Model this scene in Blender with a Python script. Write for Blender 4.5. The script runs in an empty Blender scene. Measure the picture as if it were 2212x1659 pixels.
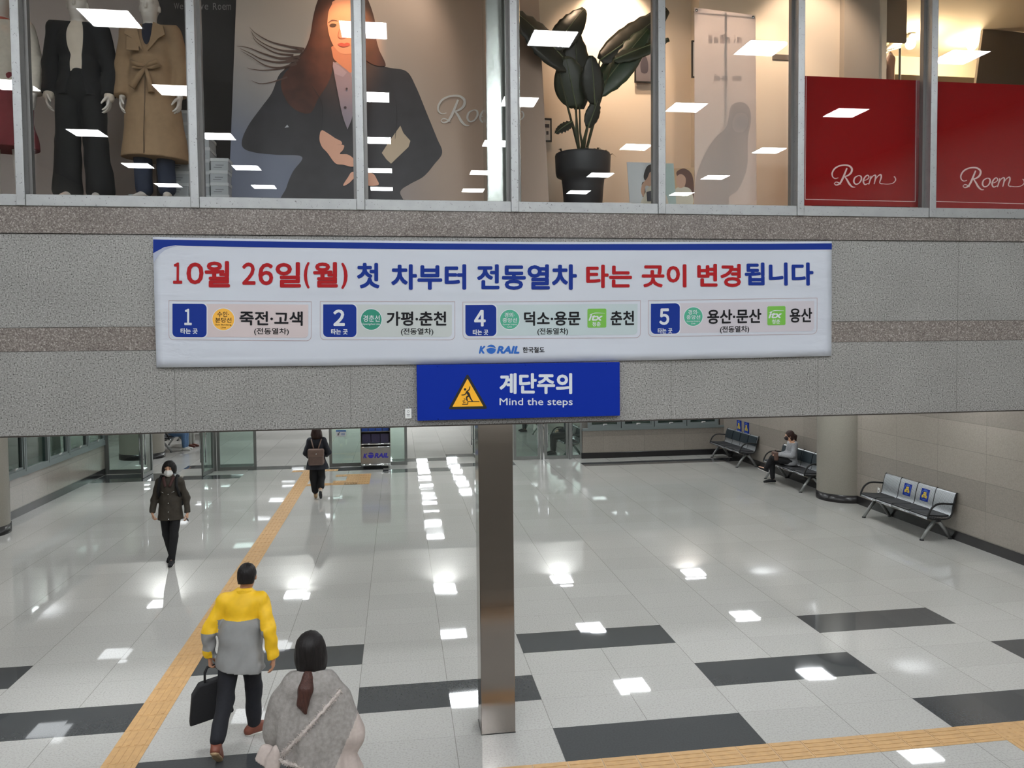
import bpy, bmesh, math, random
import numpy as np
from mathutils import Vector, Matrix, Euler

random.seed(4)
S = bpy.context.scene
COL = S.collection
PI = math.pi

# ------------------------------------------------------------------ camera, world, exposure
W, H = 2212, 1659
CP = Vector((-1.3484, -6.6956, 3.6351))
YAW, PIT, ROL = 0.152069, -0.0444314, -0.0092402
FPX, CX, CY = 1779.12, 1133.70, 797.60
fwd = Vector((math.sin(YAW) * math.cos(PIT), math.cos(YAW) * math.cos(PIT), math.sin(PIT)))
rt0 = Vector((math.cos(YAW), -math.sin(YAW), 0))
up0 = rt0.cross(fwd)
rt = math.cos(ROL) * rt0 + math.sin(ROL) * up0
up = -math.sin(ROL) * rt0 + math.cos(ROL) * up0
cam = bpy.data.cameras.new('camera')
camo = bpy.data.objects.new('camera', cam)
COL.objects.link(camo)
M = Matrix(((rt.x, up.x, -fwd.x, CP.x), (rt.y, up.y, -fwd.y, CP.y), (rt.z, up.z, -fwd.z, CP.z), (0, 0, 0, 1)))
camo.matrix_world = M
cam.sensor_fit = 'HORIZONTAL'
cam.sensor_width = 36.0
cam.lens = FPX / W * 36.0
cam.shift_x = (W / 2 - CX) / W
cam.shift_y = (CY - H / 2) / W
cam.clip_start = 0.05
cam.clip_end = 200
S.camera = camo

world = bpy.data.worlds.new('world')
S.world = world
world.use_nodes = True
world.node_tree.nodes['Background'].inputs[0].default_value = (0.5, 0.55, 0.6, 1)
world.node_tree.nodes['Background'].inputs[1].default_value = 0.02
S.view_settings.view_transform = 'Standard'
S.view_settings.look = 'None'
S.view_settings.exposure = 1.0
S.view_settings.gamma = 1.0
S.view_settings.use_curve_mapping = False
S.cycles.use_denoising = True
S.cycles.max_bounces = 8
S.cycles.diffuse_bounces = 3
S.cycles.glossy_bounces = 4
S.cycles.transparent_max_bounces = 16
S.cycles.sample_clamp_indirect = 6.0
S.cycles.caustics_reflective = False
S.cycles.caustics_refractive = False
S.cycles.blur_glossy = 0.5

UPPER_PANEL = 34.0     # strength of the concourse ceiling panels
LOWER_PANEL = 18.5      # strength of the waiting hall ceiling panels
SHOP_SPOT = 0.36        # scale on the shop's warm spotlights


def ray(u, v):
    return rt * ((u - CX) / FPX) - up * ((v - CY) / FPX) + fwd


def on_y(u, v, y):
    d = ray(u, v)
    return CP + d * ((y - CP.y) / d.y)


def on_z(u, v, z):
    d = ray(u, v)
    return CP + d * ((z - CP.z) / d.z)


# ------------------------------------------------------------------ helpers: colours, materials
def lin(c):
    def f(x):
        x /= 255.0
        return x / 12.92 if x <= 0.04045 else ((x + 0.055) / 1.055) ** 2.4
    return (f(c[0]), f(c[1]), f(c[2]), 1.0)


MATS = {}


def mat(name, rgb, rough=0.6, metal=0.0, spec=0.5, noise=0.0, nscale=30.0, bump=0.0, bscale=60.0, emit=0.0, sheen=0.0, aniso=0.0, coat=0.0):
    if name in MATS:
        return MATS[name]
    m = bpy.data.materials.new(name)
    m.use_nodes = True
    nt = m.node_tree
    b = nt.nodes['Principled BSDF']
    c = lin(rgb)
    b.inputs['Base Color'].default_value = c
    b.inputs['Roughness'].default_value = rough
    b.inputs['Metallic'].default_value = metal
    b.inputs['Specular IOR Level'].default_value = spec
    if sheen:
        b.inputs['Sheen Weight'].default_value = sheen
    if coat:
        b.inputs['Coat Weight'].default_value = coat
        b.inputs['Coat Roughness'].default_value = 0.05
    if aniso:
        b.inputs['Anisotropic'].default_value = aniso
    if emit:
        b.inputs['Emission Color'].default_value = c
        b.inputs['Emission Strength'].default_value = emit
    if noise or bump:
        tc = nt.nodes.new('ShaderNodeTexCoord')
    if noise:
        n = nt.nodes.new('ShaderNodeTexNoise')
        n.inputs['Scale'].default_value = nscale
        n.inputs['Detail'].default_value = 4
        nt.links.new(tc.outputs['Object'], n.inputs['Vector'])
        r = nt.nodes.new('ShaderNodeValToRGB')
        r.color_ramp.elements[0].position = 0.3
        r.color_ramp.elements[1].position = 0.7
        r.color_ramp.elements[0].color = tuple(x * (1 - noise) for x in c[:3]) + (1,)
        r.color_ramp.elements[1].color = tuple(min(1, x * (1 + noise)) for x in c[:3]) + (1,)
        nt.links.new(n.outputs['Fac'], r.inputs['Fac'])
        nt.links.new(r.outputs['Color'], b.inputs['Base Color'])
    if bump:
        n2 = nt.nodes.new('ShaderNodeTexNoise')
        n2.inputs['Scale'].default_value = bscale
        n2.inputs['Detail'].default_value = 3
        nt.links.new(tc.outputs['Object'], n2.inputs['Vector'])
        bp = nt.nodes.new('ShaderNodeBump')
        bp.inputs['Strength'].default_value = bump
        bp.inputs['Distance'].default_value = 0.02
        nt.links.new(n2.outputs['Fac'], bp.inputs['Height'])
        nt.links.new(bp.outputs['Normal'], b.inputs['Normal'])
    MATS[name] = m
    return m


class NT:
    """small node-tree writer"""
    def __init__(self, name):
        self.m = bpy.data.materials.new(name)
        self.m.use_nodes = True
        self.t = self.m.node_tree
        self.b = self.t.nodes['Principled BSDF']
        self.out = self.t.nodes['Material Output']
        MATS[name] = self.m

    def n(self, typ, ins=None, **props):
        nd = self.t.nodes.new('ShaderNode' + typ)
        for k, v in props.items():
            setattr(nd, k, v)
        for k, v in (ins or {}).items():
            if isinstance(v, bpy.types.NodeSocket):
                self.t.links.new(v, nd.inputs[k])
            else:
                nd.inputs[k].default_value = v
        return nd

    def math(self, op, a, b=0.0, c=None):
        ins = {0: a, 1: b}
        if c is not None:
            ins[2] = c
        return self.n('Math', ins, operation=op).outputs[0]

    def ramp(self, fac, stops):
        r = self.n('ValToRGB', {'Fac': fac})
        e = r.color_ramp.elements
        while len(e) > 1:
            e.remove(e[-1])
        e[0].position, e[0].color = stops[0][0], stops[0][1]
        for p, c in stops[1:]:
            x = e.new(p)
            x.color = c
        return r.outputs['Color']

    def mix(self, fac, a, b, blend='MIX'):
        nd = self.n('MixRGB', {'Fac': fac, 'Color1': a, 'Color2': b}, blend_type=blend)
        return nd.outputs[0]

    def obj_xyz(self):
        tc = self.n('TexCoord')
        s = self.n('SeparateXYZ', {0: tc.outputs['Object']})
        return tc.outputs['Object'], s.outputs[0], s.outputs[1], s.outputs[2]

    def set(self, **k):
        for key, v in k.items():
            key = key.replace('_', ' ')
            if isinstance(v, bpy.types.NodeSocket):
                self.t.links.new(v, self.b.inputs[key])
            else:
                self.b.inputs[key].default_value = v


def g(v):
    return (v, v, v, 1)


def seam(nt, x, period, phase, width):
    """1 on the joint lines at phase + k*period"""
    a = nt.math('FRACT', nt.math('DIVIDE', nt.math('SUBTRACT', x, phase - period / 2), period))
    d = nt.math('ABSOLUTE', nt.math('SUBTRACT', a, 0.5))
    return nt.math('LESS_THAN', d, width / period / 2)


def granite(name, dark, midc, light, rough=0.35, scale=95.0, seams=True, bump=0.05, p=(0.36, 0.47, 0.66)):
    nt = NT(name)
    o, x, y, z = nt.obj_xyz()
    n1 = nt.n('TexNoise', {'Vector': o, 'Scale': scale, 'Detail': 2.0, 'Roughness': 0.6})
    col = nt.ramp(n1.outputs['Fac'], [(p[0], lin(dark)), (p[1], lin(midc)), (0.55, lin(midc)), (p[2], lin(light))])
    n2 = nt.n('TexNoise', {'Vector': o, 'Scale': 2.2, 'Detail': 3.0})
    sh = nt.ramp(n2.outputs['Fac'], [(0.3, g(0.93)), (0.7, g(1.06))])
    col = nt.mix(1.0, col, sh, 'MULTIPLY')
    if seams:
        s = seam(nt, x, 1.43, -3.19, 0.007)
        col = nt.mix(nt.math('MULTIPLY', s, 0.4), col, lin((60, 58, 55)))
    nt.set(Base_Color=col, Roughness=rough)
    return nt.m


granite('granite grey', (66, 64, 62), (139, 137, 134), (176, 173, 170), 0.42, scale=88.0, p=(0.34, 0.45, 0.68))
granite('granite brown', (96, 88, 84), (122, 114, 109), (166, 159, 153), 0.16, scale=90.0, p=(0.35, 0.45, 0.66))


def terrazzo(name, base, dark=False):
    nt = NT(name)
    o, x, y, z = nt.obj_xyz()
    n1 = nt.n('TexNoise', {'Vector': o, 'Scale': 55.0, 'Detail': 3.0, 'Roughness': 0.65})
    b = lin(base)
    k = (0.80, 1.08) if not dark else (0.9, 1.1)
    col = nt.ramp(n1.outputs['Fac'], [(0.33, tuple(c * k[0] for c in b[:3]) + (1,)), (0.48, b), (0.7, tuple(c * k[1] for c in b[:3]) + (1,))])
    # tone of each slab
    cx = nt.math('FLOOR', nt.math('DIVIDE', x, 0.9))
    cy = nt.math('FLOOR', nt.math('DIVIDE', y, 0.6))
    cv = nt.n('CombineXYZ', {0: cx, 1: cy, 2: 0.0})
    wn = nt.n('TexWhiteNoise', {'Vector': cv.outputs[0]}, noise_dimensions='3D')
    if not dark:
        tone = nt.ramp(wn.outputs['Value'], [(0.0, g(0.955)), (1.0, g(1.03))])
        col = nt.mix(1.0, col, tone, 'MULTIPLY')
        sx = seam(nt, x, 0.9, 0.0, 0.007)
        sy = seam(nt, y, 0.6, 0.0, 0.006)
        sm = nt.math('ADD', nt.math('MULTIPLY', sx, 0.55), nt.math('MULTIPLY', sy, 0.22))
        col = nt.mix(nt.math('MINIMUM', sm, 0.6), col, lin((95, 92, 86)))
    # every slab lies at a slightly different tilt, so reflections break at the joints
    off = nt.n('VectorMath', {0: wn.outputs['Color'], 1: (0.5, 0.5, 0.5)}, operation='SUBTRACT')
    sc = nt.n('VectorMath', {0: off.outputs[0], 1: (0.0055, 0.0055, 0.0)}, operation='MULTIPLY')
    wv = nt.n('TexNoise', {'Vector': o, 'Scale': 1.3, 'Detail': 1.0})
    wo = nt.n('VectorMath', {0: wv.outputs['Color'], 1: (0.5, 0.5, 0.5)}, operation='SUBTRACT')
    ws = nt.n('VectorMath', {0: wo.outputs[0], 1: (0.006, 0.006, 0.0)}, operation='MULTIPLY')
    geo = nt.n('NewGeometry')
    a1 = nt.n('VectorMath', {0: geo.outputs['Normal'], 1: sc.outputs[0]}, operation='ADD')
    a2 = nt.n('VectorMath', {0: a1.outputs[0], 1: ws.outputs[0]}, operation='ADD')
    nn = nt.n('VectorMath', {0: a2.outputs[0]}, operation='NORMALIZE')
    n3 = nt.n('TexNoise', {'Vector': o, 'Scale': 0.8, 'Detail': 4.0})
    rg = nt.n('MapRange', {'Value': n3.outputs['Fac'], 1: 0.3, 2: 0.7, 3: 0.015, 4: 0.045})
    nt.set(Base_Color=col, Roughness=rg.outputs[0], Normal=nn.outputs[0])
    nt.b.inputs['Specular IOR Level'].default_value = 0.62
    return nt.m


terrazzo('floor light', (176, 174, 170))
terrazzo('floor dark', (66, 68, 70), True)


def wall_tile(name, base):
    nt = NT(name)
    o, x, y, z = nt.obj_xyz()
    h = nt.math('ADD', x, y)
    row = nt.math('FLOOR', nt.math('DIVIDE', nt.math('SUBTRACT', z, 0.175), 0.47))
    shift = nt.math('MULTIPLY', nt.math('MODULO', row, 2.0), 0.0)
    colm = nt.math('FLOOR', nt.math('DIVIDE', nt.math('ADD', h, shift), 1.22))
    cv = nt.n('CombineXYZ', {0: row, 1: colm, 2: 0.0})
    wn = nt.n('TexWhiteNoise', {'Vector': cv.outputs[0]}, noise_dimensions='3D')
    b = lin(base)
    n1 = nt.n('TexNoise', {'Vector': o, 'Scale': 45.0, 'Detail': 4.0, 'Roughness': 0.7})
    col = nt.ramp(n1.outputs['Fac'], [(0.3, tuple(c * 0.86 for c in b[:3]) + (1,)), (0.7, tuple(c * 1.12 for c in b[:3]) + (1,))])
    tone = nt.ramp(wn.outputs['Value'], [(0.0, g(0.955)), (1.0, g(1.04))])
    col = nt.mix(1.0, col, tone, 'MULTIPLY')
    rt2 = nt.n('TexWhiteNoise', {'W': row}, noise_dimensions='1D')
    band = nt.ramp(rt2.outputs['Value'], [(0.0, g(0.88)), (1.0, g(1.05))])
    col = nt.mix(1.0, col, band, 'MULTIPLY')
    s = nt.math('MAXIMUM', seam(nt, h, 1.22, 0.0, 0.008), seam(nt, z, 0.47, 0.175, 0.008))
    col = nt.mix(nt.math('MULTIPLY', s, 0.4), col, lin((80, 76, 70)))
    nt.set(Base_Color=col, Roughness=0.22)
    return nt.m


wall_tile('wall stone', (146, 138, 129))
mat('column stone', (142, 137, 127), 0.45, noise=0.08, nscale=60)
mat('skirting', (34, 32, 33), 0.25)
mat('plaster', (200, 198, 192), 0.8)
mat('ceiling board', (205, 205, 202), 0.85, noise=0.03, nscale=8)
mat('ceiling dark', (118, 118, 116), 0.85, noise=0.03, nscale=8)
def aluminium(name, rgb):
    nt = NT(name)
    o, x, y, z = nt.obj_xyz()
    b = lin(rgb)
    n1 = nt.n('TexNoise', {'Vector': o, 'Scale': 10.0, 'Detail': 4.0})
    col = nt.ramp(n1.outputs['Fac'], [(.3, tuple(c * .93 for c in b[:3]) + (1,)), (.7, tuple(c * 1.06 for c in b[:3]) + (1,))])
    n2 = nt.n('TexNoise', {'Vector': o, 'Scale': 75.0, 'Detail': 1.0})
    sp = nt.ramp(n2.outputs['Fac'], [(.27, g(1)), (.29, g(0))])
    col = nt.mix(nt.math('MULTIPLY', sp, .7), col, lin((70, 66, 62)))
    nt.set(Base_Color=col, Roughness=.38, Metallic=.5)
aluminium('aluminium', (162, 163, 163))
mat('aluminium side', (120, 118, 116), 0.4, 0.5)
mat('door frame', (132, 134, 132), 0.4, 0.55)
mat('rubber', (22, 22, 23), 0.7)
mat('tactile', (184, 146, 98), 0.55, noise=0.10, nscale=14)
mat('steel', (200, 202, 204), 0.22, 1.0)
mat('chrome', (225, 226, 228), 0.08, 1.0)
mat('black', (14, 14, 15), 0.5)


def brushed(name, rgb, ra):
    nt = NT(name)
    o, x, y, z = nt.obj_xyz()
    mp = nt.n('Mapping', {'Vector': o, 'Scale': (2.0, 2.0, 160.0)})
    n = nt.n('TexNoise', {'Vector': mp.outputs[0], 'Scale': 1.0, 'Detail': 3.0})
    rr = nt.n('MapRange', {'Value': n.outputs['Fac'], 1: 0.2, 2: 0.8, 3: ra - 0.03, 4: ra + 0.04})
    nt.set(Base_Color=lin(rgb), Metallic=1.0, Roughness=rr.outputs[0])
    return nt.m


brushed('pillar steel', (150, 142, 136), 0.13)
brushed('column steel', (205, 210, 206), 0.2)


def glass(name, tint, ior=1.5, boost=1.0, rough=0.0):
    nt = NT(name)
    geo = nt.n('NewGeometry')
    bf = geo.outputs['Backfacing']
    i = nt.n('MapRange', {'Value': bf, 1: 0.0, 2: 1.0, 3: ior, 4: 1.0 / ior})
    fr = nt.n('Fresnel', {'IOR': i.outputs[0]})
    fac = nt.math('MULTIPLY', fr.outputs[0], boost)
    tr = nt.n('BsdfTransparent', {'Color': tint})
    gl = nt.n('BsdfGlossy', {'Color': g(1.0), 'Roughness': rough})
    mx = nt.n('MixShader', {0: fac, 1: tr.outputs[0], 2: gl.outputs[0]})
    nt.t.links.new(mx.outputs[0], nt.out.inputs['Surface'])
    return nt.m


glass('shop glass', (0.97, 0.975, 0.97, 1), 1.5)
glass('door glass', (0.80, 0.90, 0.86, 1), 1.5)
glass('dark glass', (0.60, 0.72, 0.68, 1), 1.5)


def emit_mat(name, rgb, strength):
    nt = NT(name)
    e = nt.n('Emission', {'Color': rgb, 'Strength': strength})
    nt.t.links.new(e.outputs[0], nt.out.inputs['Surface'])
    return nt.m


emit_mat('panel upper', (0.93, 0.97, 1.0, 1), UPPER_PANEL)
emit_mat('panel lower', (0.94, 0.98, 1.0, 1), LOWER_PANEL)
emit_mat('panel dim', (0.94, 0.98, 1.0, 1), LOWER_PANEL * 0.07)
emit_mat('panel passage', (0.94, 0.98, 1.0, 1), LOWER_PANEL * 0.9)
emit_mat('bulb warm', (1.0, 0.78, 0.5, 1), 40)
emit_mat('tube warm', (1.0, 0.88, 0.68, 1), 8)
emit_mat('exit green', (0.15, 0.9, 0.5, 1), 2)


# ------------------------------------------------------------------ helpers: objects
def tag(o, label=None, cat=None, group=None, kind=None):
    if label:
        o['label'] = label
    if cat:
        o['category'] = cat
    if group:
        o['group'] = group
    if kind:
        o['kind'] = kind
    return o


def empty(name, loc=(0, 0, 0), rz=0.0, label=None, cat=None, group=None):
    o = bpy.data.objects.new(name, None)
    COL.objects.link(o)
    o.location = loc
    o.rotation_euler = (0, 0, rz)
    o.empty_display_size = 0.1
    return tag(o, label, cat, group)


def link(name, me, mats, parent=None):
    if not isinstance(mats, (list, tuple)):
        mats = [mats]
    for m in mats:
        me.materials.append(MATS[m] if isinstance(m, str) else m)
    o = bpy.data.objects.new(name, me)
    COL.objects.link(o)
    if parent is not None:
        o.parent = parent
    return o


class MB:
    """collects shapes, links them as one mesh"""
    def __init__(self):
        self.v, self.f, self.mi, self.sm = [], [], [], []

    def add(self, vs, fs, mi=0, smooth=False):
        k = len(self.v)
        self.v += [tuple(p) for p in vs]
        for f in fs:
            self.f.append([i + k for i in f])
            self.mi.append(mi)
            self.sm.append(smooth)
        return self

    def box(self, x0, x1, y0, y1, z0, z1, mi=0):
        vs = [(x, y, z) for z in (z0, z1) for y in (y0, y1) for x in (x0, x1)]
        return self.add(vs, [(0, 2, 3, 1), (4, 5, 7, 6), (0, 1, 5, 4), (2, 6, 7, 3), (0, 4, 6, 2), (1, 3, 7, 5)], mi)

    def bbox(self, x0, x1, y0, y1, z0, z1, r=0.004, mi=0):
        bm = bmesh.new()
        vs = [bm.verts.new((x, y, z)) for z in (z0, z1) for y in (y0, y1) for x in (x0, x1)]
        for f in [(0, 2, 3, 1), (4, 5, 7, 6), (0, 1, 5, 4), (2, 6, 7, 3), (0, 4, 6, 2), (1, 3, 7, 5)]:
            bm.faces.new([vs[i] for i in f])
        bmesh.ops.bevel(bm, geom=list(bm.edges), offset=r, segments=2, affect='EDGES', profile=0.5)
        bm.verts.index_update()
        self.add([v.co[:] for v in bm.verts], [[v.index for v in f.verts] for f in bm.faces], mi)
        bm.free()
        return self

    def tube(self, pts, r, n=10, mi=0, cap=True):
        pts = [Vector(p) for p in pts]
        rs = r if isinstance(r, (list, tuple)) else [r] * len(pts)
        vs, fs = [], []
        up_ = None
        for i, p in enumerate(pts):
            t = (pts[min(i + 1, len(pts) - 1)] - pts[max(i - 1, 0)])
            if t.length < 1e-9:
                t = Vector((0, 0, 1))
            t.normalize()
            if up_ is None:
                up_ = Vector((0, 0, 1)) if abs(t.z) < 0.9 else Vector((0, 1, 0))
            a = t.cross(up_).normalized()
            b = a.cross(t).normalized()
            up_ = b
            for k in range(n):
                th = 2 * PI * k / n
                vs.append(p + (a * math.cos(th) + b * math.sin(th)) * rs[i])
        for i in range(len(pts) - 1):
            for k in range(n):
                fs.append((i * n + k, i * n + (k + 1) % n, (i + 1) * n + (k + 1) % n, (i + 1) * n + k))
        self.add(vs, fs, mi, True)
        if cap:
            k0 = len(self.v) - len(vs)
            self.f.append([k0 + k for k in range(n)][::-1]); self.mi.append(mi); self.sm.append(False)
            self.f.append([k0 + (len(pts) - 1) * n + k for k in range(n)]); self.mi.append(mi); self.sm.append(False)
        return self

    def lathe(self, prof, n=32, c=(0, 0, 0), mi=0, a0=0.0, a1=2 * PI):
        vs, fs = [], []
        full = abs(a1 - a0 - 2 * PI) < 1e-6
        m = n if full else n + 1
        for r, z in prof:
            for k in range(m):
                th = a0 + (a1 - a0) * k / n
                vs.append((c[0] + r * math.cos(th), c[1] + r * math.sin(th), c[2] + z))
        for i in range(len(prof) - 1):
            for k in range(n):
                k2 = (k + 1) % m
                fs.append((i * m + k, i * m + k2, (i + 1) * m + k2, (i + 1) * m + k))
        return self.add(vs, fs, mi, True)

    def prism(self, poly, axis_fn, d0, d1, mi=0):
        """poly in 2D, axis_fn(a, b, d) -> 3D point"""
        n = len(poly)
        vs = [axis_fn(a, b, d0) for a, b in poly] + [axis_fn(a, b, d1) for a, b in poly]
        fs = [list(range(n))[::-1], list(range(n, 2 * n))] + [(i, (i + 1) % n, n + (i + 1) % n, n + i) for i in range(n)]
        return self.add(vs, fs, mi)

    def mesh(self, name):
        me = bpy.data.meshes.new(name)
        me.from_pydata(self.v, [], self.f)
        me.polygons.foreach_set('material_index', self.mi)
        me.polygons.foreach_set('use_smooth', self.sm)
        me.update()
        return me

    def build(self, name, mats, parent=None, fix=True):
        me = self.mesh(name)
        if fix:
            bm = bmesh.new()
            bm.from_mesh(me)
            bmesh.ops.recalc_face_normals(bm, faces=bm.faces)
            bm.to_mesh(me)
            bm.free()
        return link(name, me, mats, parent)


def copy_tree(o, parent=None):
    c = o.copy()
    COL.objects.link(c)
    if parent is not None:
        c.parent = parent
    for ch in list(o.children):
        copy_tree(ch, c)
    return c


def struct(o):
    o['kind'] = 'structure'
    return o


# ---- smooth 2D outlines
def spline(pts, n=8, closed=True):
    P = [Vector((p[0], p[1])) for p in pts]
    out = []
    m = len(P)
    rng = range(m) if closed else range(m - 1)
    for i in rng:
        if closed:
            p0, p1, p2, p3 = P[(i - 1) % m], P[i], P[(i + 1) % m], P[(i + 2) % m]
        else:
            p0, p1, p2, p3 = P[max(i - 1, 0)], P[i], P[i + 1], P[min(i + 2, m - 1)]
        for k in range(n):
            t = k / n
            q = 0.5 * ((2 * p1) + (p2 - p0) * t + (2 * p0 - 5 * p1 + 4 * p2 - p3) * t * t + (3 * p1 - p0 - 3 * p2 + p3) * t ** 3)
            out.append((q.x, q.y))
    if not closed:
        out.append((P[-1].x, P[-1].y))
    return out


def ribbon(pts, w, n=8):
    """closed outline of a pen stroke; w one width or one per control point"""
    ws = w if isinstance(w, (list, tuple)) else [w] * len(pts)
    c = spline(pts, n, False)
    wi = []
    for i in range(len(pts) - 1):
        for k in range(n):
            wi.append(ws[i] + (ws[i + 1] - ws[i]) * k / n)
    wi.append(ws[-1])
    L, R_ = [], []
    for i, (x, y) in enumerate(c):
        a, b = c[max(i - 1, 0)], c[min(i + 1, len(c) - 1)]
        dx, dy = b[0] - a[0], b[1] - a[1]
        l = math.hypot(dx, dy) or 1
        L.append((x - dy / l * wi[i] / 2, y + dx / l * wi[i] / 2))
        R_.append((x + dy / l * wi[i] / 2, y - dx / l * wi[i] / 2))
    return L, R_


class Flat:
    """flat print: outlines given in 2D, mapped by fn(a, b) -> 3D"""
    def __init__(self, fn, step=None):
        self.fn, self.v, self.f, self.step = fn, [], [], step

    def poly(self, pts):
        vs = [Vector((p[0], p[1], 0)) for p in pts]
        from mathutils.geometry import tessellate_polygon
        tris = tessellate_polygon([vs])
        k = len(self.v)
        self.v += [(p[0], p[1]) for p in pts]
        self.f += [[k + i for i in t] for t in tris]
        return self

    def stroke(self, pts, w, n=8):
        L, R_ = ribbon(pts, w, n)
        k = len(self.v)
        m = len(L)
        self.v += list(L) + list(R_)
        self.f += [[k + i, k + i + 1, k + m + i + 1, k + m + i] for i in range(m - 1)]
        return self

    def rect(self, x0, x1, y0, y1, r=0.0, corners=(1, 1, 1, 1), n=6):
        self.poly(rrect(x0, x1, y0, y1, r, corners, n))
        return self

    def ring(self, cx, cy, r0, r1, n=40, ry=None):
        ry = ry or 1.0
        k = len(self.v)
        for r in (r0, r1):
            self.v += [(cx + r * math.cos(2 * PI * i / n), cy + r * ry * math.sin(2 * PI * i / n)) for i in range(n)]
        self.f += [[k + i, k + (i + 1) % n, k + n + (i + 1) % n, k + n + i] for i in range(n)]
        return self

    def disc(self, cx, cy, r, n=32, ry=None):
        ry = ry or r
        return self.poly([(cx + r * math.cos(2 * PI * i / n), cy + ry * math.sin(2 * PI * i / n)) for i in range(n)])

    def text(self, body, x0, x1, y0, y1, bold=0.0, shear=0.0, spacing=1.0, font_line=1.0, align='LEFT'):
        """text whose bounding box fills x0..x1, y0 (top)..y1 (bottom); y grows downward"""
        vs, fs = text_shape(body, 0.0, shear, spacing, font_line, align)
        xs, ys = [p[0] for p in vs], [p[1] for p in vs]
        ax, bx, ay, by = min(xs), max(xs), min(ys), max(ys)
        if bold > 0:
            # heavier weight: the outline repeated on a small circle
            em = min(abs((x1 - x0) / (bx - ax)), abs((y1 - y0) / (by - ay)))
            r = bold * em
            sx, sy = (1 if x1 > x0 else -1), (1 if y1 > y0 else -1)
            x0, x1, y0, y1 = x0 + sx * r, x1 - sx * r, y0 + sy * r, y1 - sy * r
            offs = [(r * math.cos(a * PI / 4), r * math.sin(a * PI / 4)) for a in range(8)]
        else:
            offs = [(0, 0)]
        for li, (ox, oy) in enumerate(offs):
            k = len(self.v)
            self.v += [(ox + x0 + (p[0] - ax) / (bx - ax) * (x1 - x0), oy + y1 + (p[1] - ay) / (by - ay) * (y0 - y1), li) for p in vs]
            self.f += [[k + i for i in f] for f in fs]
        return self

    def build(self, name, m, parent=None, toward=None):
        me = bpy.data.meshes.new(name)
        me.from_pydata([(p[0], p[1], p[2] if len(p) > 2 else 0) for p in self.v], [], self.f)
        me.update()
        if self.step:
            # cut along a grid so the print follows the waves of the cloth
            bm = bmesh.new()
            bm.from_mesh(me)
            for ax in (0, 1):
                c = [p[ax] for p in self.v]
                st_ = self.step * (1 if ax == 0 else 1.6)
                x = math.floor(min(c) / st_) * st_ + st_
                while x < max(c):
                    no = (1, 0, 0) if ax == 0 else (0, 1, 0)
                    bmesh.ops.bisect_plane(bm, geom=bm.verts[:] + bm.edges[:] + bm.faces[:], plane_co=(x, x, 0), plane_no=no, dist=1e-4)
                    x += st_
            bm.to_mesh(me)
            bm.free()
        for v in me.vertices:
            li = v.co.z
            v.co = self.fn(v.co.x, v.co.y)
            if li > 0 and toward is not None:
                v.co = v.co + Vector(toward) * (li * 6e-5)
        me.update()
        if toward is not None:
            t = Vector(toward)
            bm = bmesh.new()
            bm.from_mesh(me)
            for f in bm.faces:
                f.normal_update()
            bmesh.ops.reverse_faces(bm, faces=[f for f in bm.faces if f.normal.dot(t) < 0])
            bm.to_mesh(me)
            bm.free()
        return link(name, me, m, parent)


def rrect(x0, x1, y0, y1, r=0.0, corners=(1, 1, 1, 1), n=6):
    """corners: (x0,y0) (x1,y0) (x1,y1) (x0,y1)"""
    out = []
    C = [(x0, y0, PI), (x1, y0, 1.5 * PI), (x1, y1, 0.0), (x0, y1, 0.5 * PI)]
    sx, sy = (1 if x1 > x0 else -1), (1 if y1 > y0 else -1)
    for i, (x, y, a0) in enumerate(C):
        if r <= 0 or not corners[i]:
            out.append((x, y))
            continue
        cx = x + r * sx * (1 if i in (0, 3) else -1)
        cy = y + r * sy * (1 if i in (0, 1) else -1)
        for k in range(n + 1):
            a = a0 + 0.5 * PI * k / n
            out.append((cx + sx * r * math.cos(a), cy + sy * r * math.sin(a)))
    return out


_TXT = {}


def text_shape(body, bold=0.0, shear=0.0, spacing=1.0, line=1.0, align='LEFT'):
    key = (body, bold, shear, spacing, line, align)
    if key in _TXT:
        return _TXT[key]
    cu = bpy.data.curves.new('lettering', 'FONT')
    cu.body = body
    cu.offset = bold
    cu.shear = shear
    cu.space_character = spacing
    cu.space_line = line
    cu.align_x = align
    cu.resolution_u = 3
    ob = bpy.data.objects.new('lettering', cu)
    COL.objects.link(ob)
    bpy.context.view_layer.update()
    me = bpy.data.meshes.new_from_object(ob.evaluated_get(bpy.context.evaluated_depsgraph_get()))
    vs = [(v.co.x, v.co.y) for v in me.vertices]
    fs = [list(p.vertices) for p in me.polygons]
    bpy.data.objects.remove(ob)
    bpy.data.curves.remove(cu)
    bpy.data.meshes.remove(me)
    _TXT[key] = (vs, fs)
    return vs, fs


# ------------------------------------------------------------------ helpers: soft bodies from distance fields
def cap(a, b, ra, rb, sy=1.0, k=None, sx=1.0, flat=False):
    return ('cap', np.array(a, float), np.array(b, float), ra, rb, sy, k, sx, flat)


def ell(c, r, rot=(0, 0, 0), k=None):
    return ('ell', np.array(c, float), np.array(r, float), np.array(Euler(rot).to_matrix()), None, None, k)


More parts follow.
